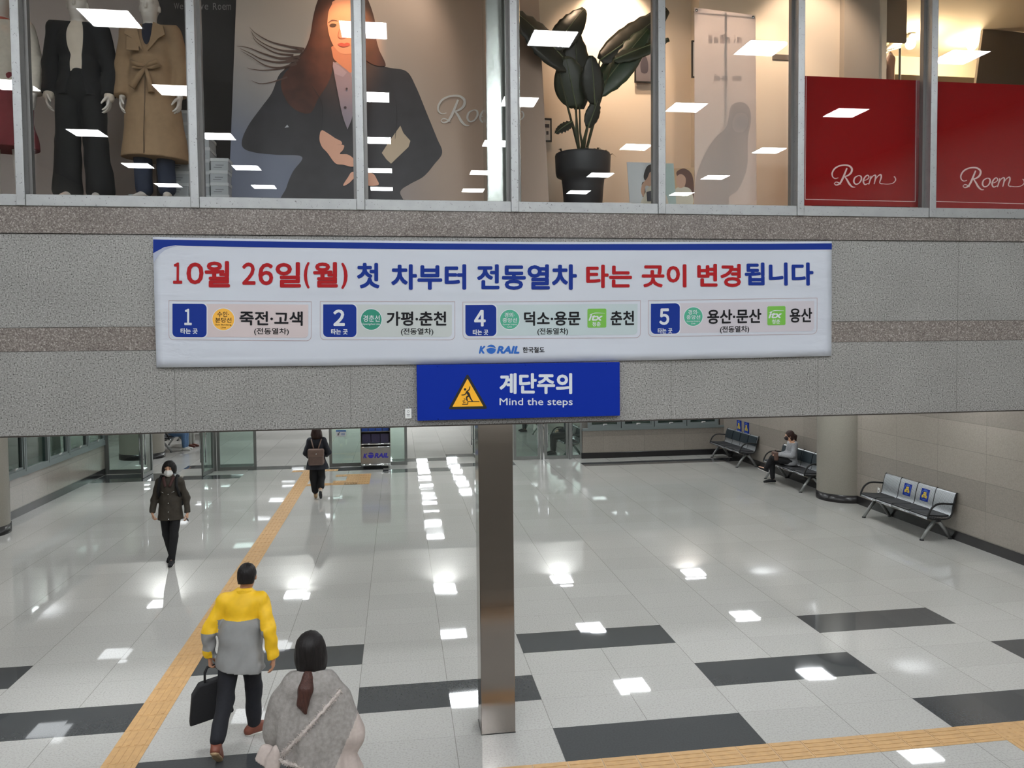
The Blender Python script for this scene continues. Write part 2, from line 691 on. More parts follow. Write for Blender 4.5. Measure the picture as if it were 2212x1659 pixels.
def _eval(p, P):
    if p[0] == 'cap':
        _, a, b, ra, rb, sy, k, sx, flat = p
        s = np.array([1 / sx, 1 / sy, 1.0])
        mid = (a + b) / 2
        A, B = (a - mid) * s, (b - mid) * s
        Q = (P - mid) * s
        ab = B - A
        t = np.clip(((Q - A) @ ab) / max(ab @ ab, 1e-12), 0, 1)
        d = np.linalg.norm(Q - A - t[..., None] * ab, axis=-1) - (ra + (rb - ra) * t)
        d = d * min(1.0, sy, sx)
        if flat:
            n_ = (b - a) / np.linalg.norm(b - a)
            d = np.maximum(d, (P - b) @ n_)
        return d
    _, c, r, Rm = p[:4]
    Q = (P - c) @ Rm
    k0 = np.linalg.norm(Q / r, axis=-1)
    k1 = np.linalg.norm(Q / (r * r), axis=-1)
    return k0 * (k0 - 1) / np.maximum(k1, 1e-9)


def _bounds(p):
    if p[0] == 'cap':
        _, a, b, ra, rb, sy, k, sx, flat = p
        m = max(ra, rb)
        e = np.array([m * max(sx, 1), m * max(sy, 1), m])
        return np.minimum(a, b) - e, np.maximum(a, b) + e
    c, r = p[1], p[2]
    m = r.max()
    return c - m, c + m


def sdf_mesh(prims, h=0.01, k=0.02, subs=(), cuts=(), fold=None, name='body'):
    """smooth union of prims, minus subs, cut by half spaces (point, outward normal); returns a mesh"""
    lo = np.min([_bounds(p)[0] for p in prims], axis=0) - 3 * h
    hi = np.max([_bounds(p)[1] for p in prims], axis=0) + 3 * h
    n = np.ceil((hi - lo) / h).astype(int) + 1
    ax = [lo[i] + h * np.arange(n[i]) for i in range(3)]
    F = np.full(n, 1.0)
    for p in prims:
        kk = p[6] if p[6] is not None else k
        b0, b1 = _bounds(p)
        m = 3 * h + kk * 1.5
        i0 = np.maximum(((b0 - m - lo) / h).astype(int), 0)
        i1 = np.minimum(((b1 + m - lo) / h).astype(int) + 2, n)
        sl = tuple(slice(i0[i], i1[i]) for i in range(3))
        P = np.stack(np.meshgrid(ax[0][sl[0]], ax[1][sl[1]], ax[2][sl[2]], indexing='ij'), -1)
        d = _eval(p, P)
        f = F[sl]
        hh = np.maximum(kk - np.abs(f - d), 0) / max(kk, 1e-9)
        F[sl] = np.minimum(f, d) - hh * hh * kk * 0.25
    P = None
    if subs or cuts or fold:
        P = np.stack(np.meshgrid(*ax, indexing='ij'), -1)
    if fold:
        F = F + fold(P)
    for p in subs:
        F = np.maximum(F, -_eval(p, P))
    for c, nn in cuts:
        nn = np.array(nn, float)
        nn = nn / np.linalg.norm(nn)
        F = np.maximum(F, (P - np.array(c, float)) @ nn)
    return surface_net(F, lo, h, name)


def surface_net(F, lo, h, name):
    s = F < 0
    c = np.zeros(np.array(F.shape) - 1, int)
    for dx in (0, 1):
        for dy in (0, 1):
            for dz in (0, 1):
                c += s[dx:dx + c.shape[0], dy:dy + c.shape[1], dz:dz + c.shape[2]]
    mixed = (c > 0) & (c < 8)
    idx = np.full(c.shape, -1)
    I = np.argwhere(mixed)
    idx[mixed] = np.arange(len(I))
    acc = np.zeros((len(I), 3))
    cnt = np.zeros(len(I))
    corners = [(a, b, d) for a in (0, 1) for b in (0, 1) for d in (0, 1)]
    for a in corners:
        for ax_ in range(3):
            if a[ax_]:
                continue
            b = list(a)
            b[ax_] = 1
            fa = F[I[:, 0] + a[0], I[:, 1] + a[1], I[:, 2] + a[2]]
            fb = F[I[:, 0] + b[0], I[:, 1] + b[1], I[:, 2] + b[2]]
            x = (fa < 0) != (fb < 0)
            t = np.where(x, fa / np.where(x, fa - fb, 1), 0)
            p = np.repeat(np.array(a, float)[None], len(I), 0)
            p[:, ax_] = t
            acc[x] += p[x]
            cnt[x] += 1
    V = lo + h * (I + acc / cnt[:, None])
    quads = []
    for ax_ in range(3):
        o1, o2 = [(1, 2), (2, 0), (0, 1)][ax_]
        sa = [slice(None)] * 3
        sb = [slice(None)] * 3
        sa[ax_] = slice(0, -1)
        sb[ax_] = slice(1, None)
        E = np.argwhere(s[tuple(sa)] != s[tuple(sb)])
        E = E[(E[:, o1] > 0) & (E[:, o2] > 0) & (E[:, o1] < F.shape[o1] - 1) & (E[:, o2] < F.shape[o2] - 1)]
        if not len(E):
            continue
        ins = s[E[:, 0], E[:, 1], E[:, 2]]
        def at(d1, d2):
            q = E.copy()
            q[:, o1] -= d1
            q[:, o2] -= d2
            return idx[q[:, 0], q[:, 1], q[:, 2]]
        Q = np.stack([at(1, 1), at(0, 1), at(0, 0), at(1, 0)], 1)
        Q[~ins] = Q[~ins][:, ::-1]
        quads.append(Q)
    Q = np.concatenate(quads)
    me = bpy.data.meshes.new(name)
    me.vertices.add(len(V))
    me.vertices.foreach_set('co', V.ravel().astype(np.float32))
    me.loops.add(Q.size)
    me.loops.foreach_set('vertex_index', Q.ravel().astype(np.int32))
    me.polygons.add(len(Q))
    me.polygons.foreach_set('loop_start', (np.arange(len(Q)) * 4).astype(np.int32))
    me.polygons.foreach_set('use_smooth', np.ones(len(Q), bool))
    me.update(calc_edges=True)
    return me


def paint(me, fn):
    """material slot per face from its centre: fn(C) -> int array"""
    n = len(me.polygons)
    c = np.empty(n * 3, np.float32)
    me.polygons.foreach_get('center', c)
    me.polygons.foreach_set('material_index', fn(c.reshape(-1, 3)).astype(np.int32))
    return me

# ================================================================== SETTING
DARK = {}
def dark(x0, x1, row):
    for i in range(int(round(x0 / 0.9)), int(round(x1 / 0.9))):
        DARK[(i, row)] = 1
for a in (-7.2, -3.6, 0, 3.6, 7.2):
    dark(a, a + 1.8, 0)
    dark(a, a + 1.8, 4)
for a in (-9.0, -5.4, -1.8, 1.8, 5.4):
    dark(a, a + 1.8, 2)
dark(-9.0, -5.4, 25); dark(-1.8, 0, 25); dark(3.6, 8.1, 25)
dark(-3.6, -1.8, 26); dark(0, 1.8, 26); dark(-9.0, -7.2, 26)
dark(-7.2, -5.4, 28); dark(-5.4, -3.6, 27); dark(-1.8, 0, 28); dark(0, 0.9, 29)

f = MB()
for j in range(-5, 70):
    for i in range(-18, 18):
        x0, y0 = i * 0.9, j * 0.6
        f.add([(x0, y0, 0), (x0 + .9, y0, 0), (x0 + .9, y0 + .6, 0), (x0, y0 + .6, 0)], [(0, 1, 2, 3)], 1 if (i, j) in DARK else 0)
me = f.mesh('floor')
bm = bmesh.new(); bm.from_mesh(me); bmesh.ops.remove_doubles(bm, verts=bm.verts, dist=1e-4)
bm.to_mesh(me); bm.free()
struct(link('floor', me, ['floor light', 'floor dark']))

# facade between the two storeys
Z = [2.823, 3.520, 3.710, 4.467, 4.687]
b = MB()
b.box(-9.5, 9.5, 0.50, 0.88, Z[0] + .012, Z[1] - .003, 0)
b.box(-9.5, 9.5, 0.496, 0.88, Z[1], Z[2], 1)
b.box(-9.5, 9.5, 0.50, 0.88, Z[2] + .003, Z[3], 0)
b.box(-9.5, 9.5, 0.485, 0.88, Z[3] + .004, Z[4], 1)
b.box(-9.5, 9.5, 0.512, 0.86, Z[0] + .02, Z[4] - .01, 2)
b.box(-9.5, 9.5, 0.507, 0.9, Z[0], Z[0] + .013, 2)
struct(b.build('wall_front', ['granite grey', 'granite brown', mat('joint', (70, 64, 60), 0.9)]))

# shop window strip: aluminium frame and panes
MX = [-5.64, -4.31, -2.985, -1.645, -0.325, 1.005, 2.33, 3.66, 4.99, 6.32]
for i in range(len(MX) - 1):
    x0, x1 = MX[i], MX[i + 1]
    p = MB().box(x0 + .035, x1 - .01, 0.575, 0.585, 4.74, 7.85).build('window_%d' % (i + 1), 'shop glass')
    struct(p)
    m = MB()
    m.bbox(x0 - .032, x0 + .034, 0.46, 0.60, Z[4], 7.85, .004, 0)
    m.box(x0 + .034, x0 + .062, 0.545, 0.60, Z[4] + .09, 7.85, 1)
    m.box(x0 - .058, x0 - .032, 0.545, 0.60, Z[4] + .09, 7.85, 1)
    struct(m.build('mullion', ['aluminium', 'aluminium side'], p))
    r = MB()
    r.bbox(x0 + .034, x1 - .032, 0.472, 0.60, Z[4], Z[4] + .092, .004, 0)
    r.box(x0 + .034, x1 - .032, 0.55, 0.60, Z[4] + .092, Z[4] + .104, 1)
    struct(r.build('bottom_rail', ['aluminium', 'aluminium side'], p))
b = MB().box(-9.5, -5.67, 0.5, 0.9, Z[4], 7.85).box(6.36, 9.5, 0.5, 0.9, Z[4], 7.85)
struct(b.build('wall_front_upper', 'plaster'))

# side walls of the waiting hall
LX, RX, BY = -9.03, 8.08, 16.3
struct(MB().box(LX - .3, LX, 0.5, 10.6, 0, 3.4).box(LX - .3, LX, 10.6, 16.45, 0, 0.79).box(LX - .3, LX, 10.6, 16.45, 2.3, 3.4).build('wall_left', 'wall stone'))
struct(MB().box(RX, RX + .3, -2.4, 16.6, 0, 3.4).build('wall_right', 'wall stone'))
struct(MB().box(3.83, RX, BY, BY + .25, 0, 0.80).box(3.83, RX, BY, BY + .25, 2.2, 3.4).box(7.97, RX, BY, BY + .25, .8, 2.2).build('wall_back', 'wall stone'))
struct(MB().box(LX, LX + .014, 0.9, 16.35, 0, 0.165).build('baseboard_left', 'skirting'))
struct(MB().box(RX - .014, RX, 0.9, 16.3, 0, 0.165).build('baseboard_right', 'skirting'))
struct(MB().bbox(3.80, RX, BY - .016, BY + .2, 0, 0.165, .01).build('baseboard_back', 'skirting'))

# round stone columns against both side walls
def round_column(x, y, r, label):
    o = empty('round_column', (x, y, 0), 0, label, 'column')
    MB().lathe([(r, 0.16), (r, 3.4)], 72).build('shaft', 'column stone', o)
    MB().lathe([(r + .001, 0.165), (r + .014, 0.163), (r + .014, 0.0)], 72).build('base', 'skirting', o)
    return o
round_column(8.14, 9.72, 0.58, 'round beige stone column between the two nearest benches on the wall')
round_column(-9.15, 9.75, 0.58, 'round beige stone column with black base before the sliding side windows')
round_column(-8.98, 19.3, 0.62, 'round beige column with black base beyond the open glass doors')

# windows in the left wall and the back wall
mat('window frame', (118, 126, 126), 0.45, 0.2)
def frame_window(n, a0, a1, z0, z1, plane, side, handle=None, sash=True):
    """a along the wall; plane 'x' at LX or 'y' at BY"""
    def B(mb, u0, u1, d0, d1, w0, w1, mi=0):
        if plane == 'x':
            mb.box(side + d0, side + d1, u0, u1, w0, w1, mi)
        else:
            mb.box(u0, u1, side - d1, side - d0, w0, w1, mi)
    m = MB()
    t = .055
    B(m, a0, a0 + t, -.08, .03, z0, z1); B(m, a1 - t, a1, -.08, .03, z0, z1)
    B(m, a0 + t, a1 - t, -.08, .03, z0, z0 + t); B(m, a0 + t, a1 - t, -.08, .03, z1 - t, z1)
    o = struct(m.build('window_%d' % n, 'window frame'))
    if sash:
        s = MB()
        q0, q1, w0, w1, e = a0 + t, a1 - t, z0 + t, z1 - t, .05
        B(s, q0, q0 + e, -.05, .012, w0, w1); B(s, q1 - e, q1, -.05, .012, w0, w1)
        B(s, q0 + e, q1 - e, -.05, .012, w0, w0 + e); B(s, q0 + e, q1 - e, -.05, .012, w1 - e, w1)
        struct(s.build('sash', 'window frame', o))
        gl = MB(); B(gl, q0 + e, q1 - e, -.03, -.022, w0 + e, w1 - e)
    else:
        gl = MB(); B(gl, a0 + t, a1 - t, -.03, -.022, z0 + t, z1 - t)
    struct(gl.build('glass', 'dark glass', o))
    if handle is not None:
        h = MB()
        B(h, handle - .012, handle + .012, .012, .05, z0 + t + .03, z0 + t + .055)
        B(h, handle - .012, handle + .10, .035, .05, z0 + t + .055, z0 + t + .075)
        struct(h.build('handle', mat('white handle', (215, 215, 212), .4), o))
    return o
n = 20
for k in range(4):
    a0 = 4.0 + k * .985
    frame_window(n, a0, a0 + .96, .865, 2.1, 'y', BY, a0 + .45); n += 1
struct(MB().box(3.83, RX, BY - .03, BY + .1, .80, .865).build('trim_1', 'window frame'))
for k, (a0, a1) in enumerate([(10.62, 11.6), (11.62, 12.75), (12.77, 13.9), (13.92, 15.1), (15.12, 16.3)]):
    frame_window(n, a0, a1, .865, 2.25, 'x', LX, (a0 + a1) / 2 if k != 1 else None, sash=(k != 1)); n += 1
struct(MB().box(LX - .08, LX + .03, 10.6, 16.45, .79, .865).build('trim_2', 'window frame'))
# unlit rooms behind those windows
struct(MB().box(-12.3, -12.2, 9, 17, 0, 3.4).box(-12.2, LX - .3, 9, 9.1, 0, 3.4).build('wall_side_room', 'plaster'))
struct(MB().box(4.15, 4.3, 16.55, 27.0, 0, 3.4).build('wall_passage', 'wall stone'))
struct(MB().box(8.4, 8.5, 16.55, 27.0, 0, 3.4).build('wall_back_room', 'plaster'))

# ceilings
struct(MB().box(-16, 12, 0.9, 42, 3.4, 3.5).build('ceiling', 'ceiling board'))
struct(MB().box(-9.5, 9.5, -19, 0.46, 7.6, 7.7).build('ceiling_upper', 'ceiling dark'))
# the concourse behind the camera: landing, stairs, walls
mat('concourse wall', (150, 147, 140), 0.7)
struct(MB().box(-9.7, -9.5, -19, 0.5, 0, 7.6).build('wall_concourse_left', 'concourse wall'))
struct(MB().box(9.5, 9.7, -19, 0.5, 0, 7.6).build('wall_concourse_right', 'concourse wall'))
struct(MB().box(-9.7, 9.7, -19.2, -19, 0, 7.6).build('wall_concourse_rear', 'concourse wall'))
st = MB().box(-9.5, 9.5, -19, -6.0, 1.7, 2.0)
for k in range(11):
    st.box(-7, 7, -6.0 + k * .3, -6.0 + (k + 1) * .3, 0, 2.0 - (k + 1) * .1667)
struct(st.build('floor_stairs', mat('stair stone', (150, 147, 140), 0.4, noise=.08, nscale=60)))
# far end of the passage
struct(MB().box(-16, 12, 41.5, 41.7, 0, 3.4).build('wall_far', 'plaster'))
struct(MB().box(-12.6, -12.3, 17, 42, 0, 3.4).build('wall_far_left', 'wall stone'))

# ------------------------------------------------------------------ ceiling lights (seen mirrored in glass and floor)
def make_light(diff, label, cat_group):
    o = empty('ceiling_light', (0, 0, 0), 0, label, 'ceiling light', cat_group)
    fr = MB()
    fr.box(-.31, -.295, -.31, .31, -.012, .0); fr.box(.295, .31, -.31, .31, -.012, .0)
    fr.box(-.295, .295, -.31, -.295, -.012, .0); fr.box(-.295, .295, .295, .31, -.012, .0)
    fr.build('frame', mat('light frame', (230, 230, 228), .5), o)
    MB().box(-.295, .295, -.295, .295, -.006, -.001).build('diffuser', diff, o)
    return o
protos = {}
spots = [(x, y, 'panel dim' if x < -4 and y < 15 else 'panel lower') for x in (-7.6, -4.15, -0.17, 3.1, 7.0) for y in (1.9, 5.45, 8.8, 12.3, 15.9) if x < 4 or y < 16]
spots += [(x, 18.1 + 1.9 * k, 'panel passage') for x, k0 in ((-2.1, 4), (-0.17, 0), (1.5, 6)) for k in range(k0, 12)]
spots += [(x, 18.1 + 3.8 * k, 'panel dim') for x in (-9.6, -6.6, -4.15) for k in range(6)]
GR = {'panel lower': ('square white ceiling panel mirrored in the polished hall floor before the facade pillar', 'waiting hall ceiling panels'),
      'panel dim': ('dim square ceiling panel mirrored faintly in the floor around the tactile strip', 'dim waiting hall ceiling panels'),
      'panel passage': ('square ceiling panel mirrored in the floor beyond the glass doors', 'passage ceiling panels')}
for x, y, mm in spots:
    if mm not in protos:
        o = protos[mm] = make_light(mm, *GR[mm])
        if mm == 'panel dim':
            # added area lamp brightens the floor below while the panel face stays dim
            ld = bpy.data.lights.new('down_fill', 'AREA')
            ld.shape, ld.size, ld.energy, ld.spread, ld.color = 'SQUARE', .57, 11.5, 1.75, (.94, .98, 1.0)
            lq = bpy.data.objects.new('down_fill', ld); COL.objects.link(lq)
            lq.parent = o; lq.location = (0, 0, -.008)
    else:
        o = copy_tree(protos[mm])
    o.location = (x, y, 3.4)
up_ = None
for x in (-7.26, -4.83, -1.73, 0.77, 3.76, 6.8):
    for y in (-3.25, -6.32, -9.45, -12.6, -15.15):
        if up_ is None:
            o = up_ = make_light('panel upper', 'square white ceiling panel mirrored in the shop window glass', 'concourse ceiling panels')
        else:
            o = copy_tree(up_)
        o.location = (x, y, 7.6)

# ------------------------------------------------------------------ steel pillar under the facade
o = empty('steel_pillar', (-0.505, 0.735, 0), 0, 'square brushed steel pillar standing on the floor below the blue steps sign', 'pillar')
MB().bbox(-.155, .155, -.155, .155, 0.004, 2.823, .004).build('cladding', 'pillar steel', o)
MB().box(-.157, .157, -.157, .157, 0, .004).build('floor_joint', 'black', o)

# ------------------------------------------------------------------ tactile paving
def blocks(cells, ang_along_y=True):
    b = MB()
    for (x, y, kind) in cells:
        b.bbox(x + .002, x + .298, y + .002, y + .298, 0.0002, .0035, .001)
        for k in range(4):
            c = .0525 + k * .065
            if kind == 'y':
                b.bbox(x + c - .014, x + c + .014, y + .015, y + .285, .003, .0075, .002)
            elif kind == 'x':
                b.bbox(x + .015, x + .285, y + c - .014, y + c + .014, .003, .0075, .002)
            else:
                for q in range(4):
                    b.lathe([(.014, .003), (.011, .0075), (0.0, .0078)], 8, (x + c, y + .0525 + q * .065, 0))
    return b
cells = [(-3.894, -0.3 + .3 * k, 'y') for k in range(1, 51)]
o = blocks(cells).build('tactile_paving', 'tactile')
tag(o, 'long orange tactile paving strip running from the stairs to the glass doors', 'tactile paving')
cells = [(-4.494 + .3 * k, -0.3, 'x') for k in range(28)] + [(3.906, -.3, 'd'), (4.206, -.3, 'd')]
cells += [(3.906 + .3 * i, -.6 - .3 * k, 'y') for k in range(6) for i in (0, 1)]
o = blocks(cells).build('tactile_paving', 'tactile')
tag(o, 'orange tactile paving strip crossing the floor in front of the steel pillar', 'tactile paving')
cells = [(-4.494 + .3 * k, -2.7, 'd') for k in range(31)]
o = blocks(cells).build('tactile_paving', 'tactile')
tag(o, 'dotted orange tactile paving at the foot of the stairs, mirrored in the steel pillar', 'tactile paving')
cells = [(-4.194, 15.0, 'd'), (-3.594, 15.0, 'd'), (-4.194, 14.7, 'd')]
cells = [(-4.194 + .3 * k, 15.62, 'd') for k in range(4)] + [(-3.894, 15.02 + .3 * k, 'd') for k in range(2)]
o = blocks(cells).build('tactile_paving', 'tactile')
tag(o, 'dotted orange tactile paving cross at the door opening behind the woman with backpack', 'tactile paving')
cells = [(-3.594 + .3 * k, 13.5, 'x') for k in range(4)] + [(-2.694 + .3 * i, 13.5 + .3 * k, 'y') for k in range(4) for i in (0, 1)]
cells += [(-2.994, 14.7, 'y'), (-2.694, 14.7, 'y'), (-2.394, 14.7, 'y'), (-2.994, 13.8, 'y')]
o = blocks(cells).build('tactile_paving', 'tactile')
tag(o, 'orange tactile paving loop on the floor in front of the steel brochure stand', 'tactile paving')

# ------------------------------------------------------------------ glass doors at the end of the hall
def door(n, p0, p1, h=2.25, stile=.075, rail=.10, handle=None, gl='door glass', depth=.045):
    p0, p1 = Vector((p0[0], p0[1], 0)), Vector((p1[0], p1[1], 0))
    L = (p1 - p0).length
    a = math.atan2(p1.y - p0.y, p1.x - p0.x)
    fr = MB()
    d = depth / 2
    fr.bbox(0, stile, -d, d, .008, h, .004); fr.bbox(L - stile, L, -d, d, .008, h, .004)
    fr.box(stile, L - stile, -d, d, .008, rail); fr.box(stile, L - stile, -d, d, h - stile, h)
    o = struct(fr.build('door_%d' % n, 'door frame'))
    o.location = p0
    o.rotation_euler = (0, 0, a)
    struct(MB().box(stile, L - stile, -.005, .005, rail, h - stile).build('glass', gl, o))
    if handle is not None:
        hm = MB()
        for s in (-1, 1):
            hm.tube([(handle, s * .065, .35), (handle, s * .065, 1.7)], .016, 12)
            hm.tube([(handle, s * d, .5), (handle, s * .065, .5)], .009, 8)
            hm.tube([(handle, s * d, 1.5), (handle, s * .065, 1.5)], .009, 8)
        struct(hm.build('handle', 'steel', o))
    return o
door(1, (-9.0, 16.3), (-7.92, 16.3), rail=.12)
door(2, (-7.85, 16.25), (-7.86, 15.42), handle=.76)
door(3, (-6.30, 16.25), (-6.40, 15.45), handle=.72)
door(4, (-6.20, 16.28), (-5.18, 16.28))
door(5, (-3.26, 16.25), (-1.15, 16.25), rail=.11)
door(6, (0.86, 16.5), (0.80, 17.5), handle=.9)
door(7, (1.86, 16.5), (2.62, 16.45), handle=.70)
door(8, (2.74, 16.42), (3.44, 16.40), handle=.08)
door(9, (3.50, 16.38), (3.82, 16.36), stile=.05)
tr = MB()
for x in (-9.0, -7.88, -6.25, 3.47):
    tr.box(x - .03, x + .03, 16.27, 16.35, 0, 2.3)
tr.box(2.64, 2.70, 16.4, 16.5, 0, 2.3)
tr.box(-9.03, 3.83, 16.25, 16.5, 2.27, 2.42)
struct(tr.build('trim_3', 'door frame'))
struct(MB().box(-9.03, 3.83, 16.3, 16.42, 2.42, 3.4).build('wall_above_doors', 'plaster'))
# notice on the fixed glass pane
def on_glass(u, v):
    return on_y(u, v, 16.215)
o = empty('door_notice', (0, 0, 0), 0, 'small white notice with blue header stuck on the glass door beside the brochure stand', 'notice')
Flat(lambda u, v: on_y(u, v, 16.222)).rect(725.5, 747.5, 929, 943).build('sheet', mat('paper', (225, 228, 232), .6), o, (0, -1, 0))
q = Flat(on_glass).rect(725.5, 747.5, 929, 932.5)
q.rect(737, 745, 936, 937).rect(737, 745, 938.5, 939.5)
q.build('blue_header', mat('notice blue', (70, 120, 185), .6), o, (0, -1, 0))
Flat(on_glass).stroke([(732.5, 935), (731, 937.5), (728.5, 940.5)], 1.1).stroke([(731, 937.5), (732, 941)], 1.0).stroke([(728.5, 936.5), (734, 938)], .8).disc(733, 934.3, .9).build('pictogram', 'black', o, (0, -1, 0))

# ------------------------------------------------------------------ brochure stand
o = empty('brochure_stand', (-2.0, 15.85, 0), 0, 'steel brochure stand with blue lettering and blue leaflets in front of the glass door', 'stand')
mat('stand steel', (172, 170, 166), .28, .85)
mat('rail blue', (24, 66, 160), .5)
mat('logo violet', (58, 52, 190), .5)
m = MB(); m.box(-.38, .38, -.03, .30, .10, .56); m.build('lower_panel', 'stand steel', o)
MB().bbox(-.39, .39, -.10, .32, .07, .10, .008).tube([(-.39, -.09, .105), (.39, -.09, .105)], .03, 12).build('foot_rail', 'chrome', o)
MB().box(-.33, .33, -.05, .28, .005, .07).build('base', 'black', o)
MB().tube([(-.39, -.03, .58), (.39, -.03, .58)], .022, 12).tube([(-.39, -.03, .66), (.39, -.03, .66)], .018, 12).build('front_rail', 'chrome', o)
for z in (.68, 1.0, 1.3):
    MB().box(-.385, .385, -.03 + (z - .68) * .12, .28, z - .012, z).build('shelf', 'stand steel', o)
MB().box(-.40, -.385, -.03, .30, .10, 1.6).build('side_panel', 'stand steel', o)
MB().box(.385, .40, -.03, .30, .10, 1.6).build('side_panel', 'stand steel', o)
MB().box(-.385, .385, .28, .30, .56, 1.6).build('back_panel', mat('stand dark', (70, 58, 48), .5), o)
def st(a, bb, d=-.034):
    return Vector((a, d, bb))
def korail(F, x0, x1, y0, y1, name, m, parent, F2=None, m2=None):
    """the railway company's word mark; the O is a ball cut by a swoosh"""
    w, h = x1 - x0, y1 - y0
    F.text('K', x0, x0 + w * .165, y0 + h * .16, y1, .05, .25)
    F.text('RAIL', x0 + w * .44, x1, y0 + h * .16, y1, .05, .25)
    cx, cy, r = x0 + w * .305, y0 + h * .52, w * .115
    ry = abs(h) * .5 * (1 if h > 0 else -1)
    def arc(a0, a1, n=16):
        return [(cx + r * math.cos(a0 + (a1 - a0) * k / n), cy - ry * math.sin(a0 + (a1 - a0) * k / n)) for k in range(n + 1)]
    F.poly(arc(PI * .98, PI * 2.02) + [(cx + r * .55, cy - ry * .22), (cx - r * .2, cy - ry * .32)])
    F.poly(arc(PI * .06, PI * .84) + [(cx - r * .25, cy - ry * .55), (cx + r * .5, cy - ry * .42)])
    return F.build(name, m, parent, (0, -1, 0))
korail(Flat(lambda a, c: st(a, c)), -.335, .34, .44, .285, 'lettering', 'logo violet', o)
def leaf(x0, x1, z0, z1, y, m, lab, grp):
    l = MB()
    l.add([(x0, y, z0), (x1, y, z0), (x1, y + .06, z1), (x0, y + .06, z1), (x0, y + .012, z0), (x1, y + .012, z0), (x1, y + .072, z1), (x0, y + .072, z1)],
          [(0, 1, 2, 3), (7, 6, 5, 4), (0, 4, 5, 1), (1, 5, 6, 2), (2, 6, 7, 3), (3, 7, 4, 0)])
    q = l.build('leaflet', m)
    return tag(q, lab, 'leaflet', grp)
mat('leaflet blue', (36, 82, 178), .45)
mat('leaflet dark', (48, 40, 78), .45)
mat('leaflet tan', (150, 130, 104), .5)
for k in range(4):
    leaf(-2.37 + k * .185, -2.37 + k * .185 + .17, 1.0, 1.26, 15.95, 'leaflet blue', 'blue leaflet standing on the middle shelf of the brochure stand', 'blue leaflets on the brochure stand')
for k in range(3):
    leaf(-2.36 + k * .245, -2.36 + k * .245 + .23, .68, .92, 15.88 + .05, 'leaflet dark', 'dark violet leaflet on the bottom shelf of the brochure stand', 'dark leaflets on the brochure stand')

# ------------------------------------------------------------------ benches
mat('perforated base', (168, 170, 172), .3, .75)
def perforated(name):
    nt = NT(name)
    o, x, y, z = nt.obj_xyz()
    px_, pz_ = .024, .024
    fx = nt.math('SUBTRACT', nt.math('FRACT', nt.math('DIVIDE', x, px_)), .5)
    fz = nt.math('SUBTRACT', nt.math('FRACT', nt.math('DIVIDE', nt.math('ADD', z, nt.math('MULTIPLY', y, 0.9)), pz_)), .5)
    d = nt.math('SQRT', nt.math('ADD', nt.math('MULTIPLY', fx, fx), nt.math('MULTIPLY', fz, fz)))
    hole = nt.math('LESS_THAN', d, .24)
    col = nt.mix(hole, lin((182, 186, 190)), lin((60, 60, 62)))
    nt.set(Base_Color=col, Metallic=.55, Roughness=.32)
    return nt.m
perforated('perforated steel')
mat('pad', (30, 31, 34), .6, noise=.1, nscale=40)
mat('pad back', (34, 44, 50), .5, noise=.08, nscale=40)
PROF = [(-.25, .395), (-.245, .418), (-.19, .428), (-.05, .415), (.07, .408), (.14, .415), (.185, .45), (.205, .51), (.215, .58), (.232, .66), (.258, .76), (.272, .80), (.29, .808)]
def strip(prof, x0, x1, t, off=0.0):
    """a folded sheet following a side profile (y, z)"""
    P = [Vector((0, a, c)) for a, c in prof]
    N = []
    for i in range(len(P)):
        d = P[min(i + 1, len(P) - 1)] - P[max(i - 1, 0)]
        N.append(Vector((0, -d.z, d.y)).normalized())
    m = MB()
    vs = []
    for p, nn in zip(P, N):
        a, c = p + nn * off, p + nn * (off + t)
        vs += [(x0, a.y, a.z), (x1, a.y, a.z), (x1, c.y, c.z), (x0, c.y, c.z)]
    k = len(P)
    fs = []
    for i in range(k - 1):
        for q in range(4):
            fs.append((i * 4 + q, i * 4 + (q + 1) % 4, (i + 1) * 4 + (q + 1) % 4, (i + 1) * 4 + q))
    fs += [(0, 1, 2, 3), (4 * k - 1, 4 * k - 2, 4 * k - 3, 4 * k - 4)]
    m.add(vs, fs, 0, False)
    return m
def smooth_prof(pr, n=4):
    return spline(pr, n, False)
SW = .515
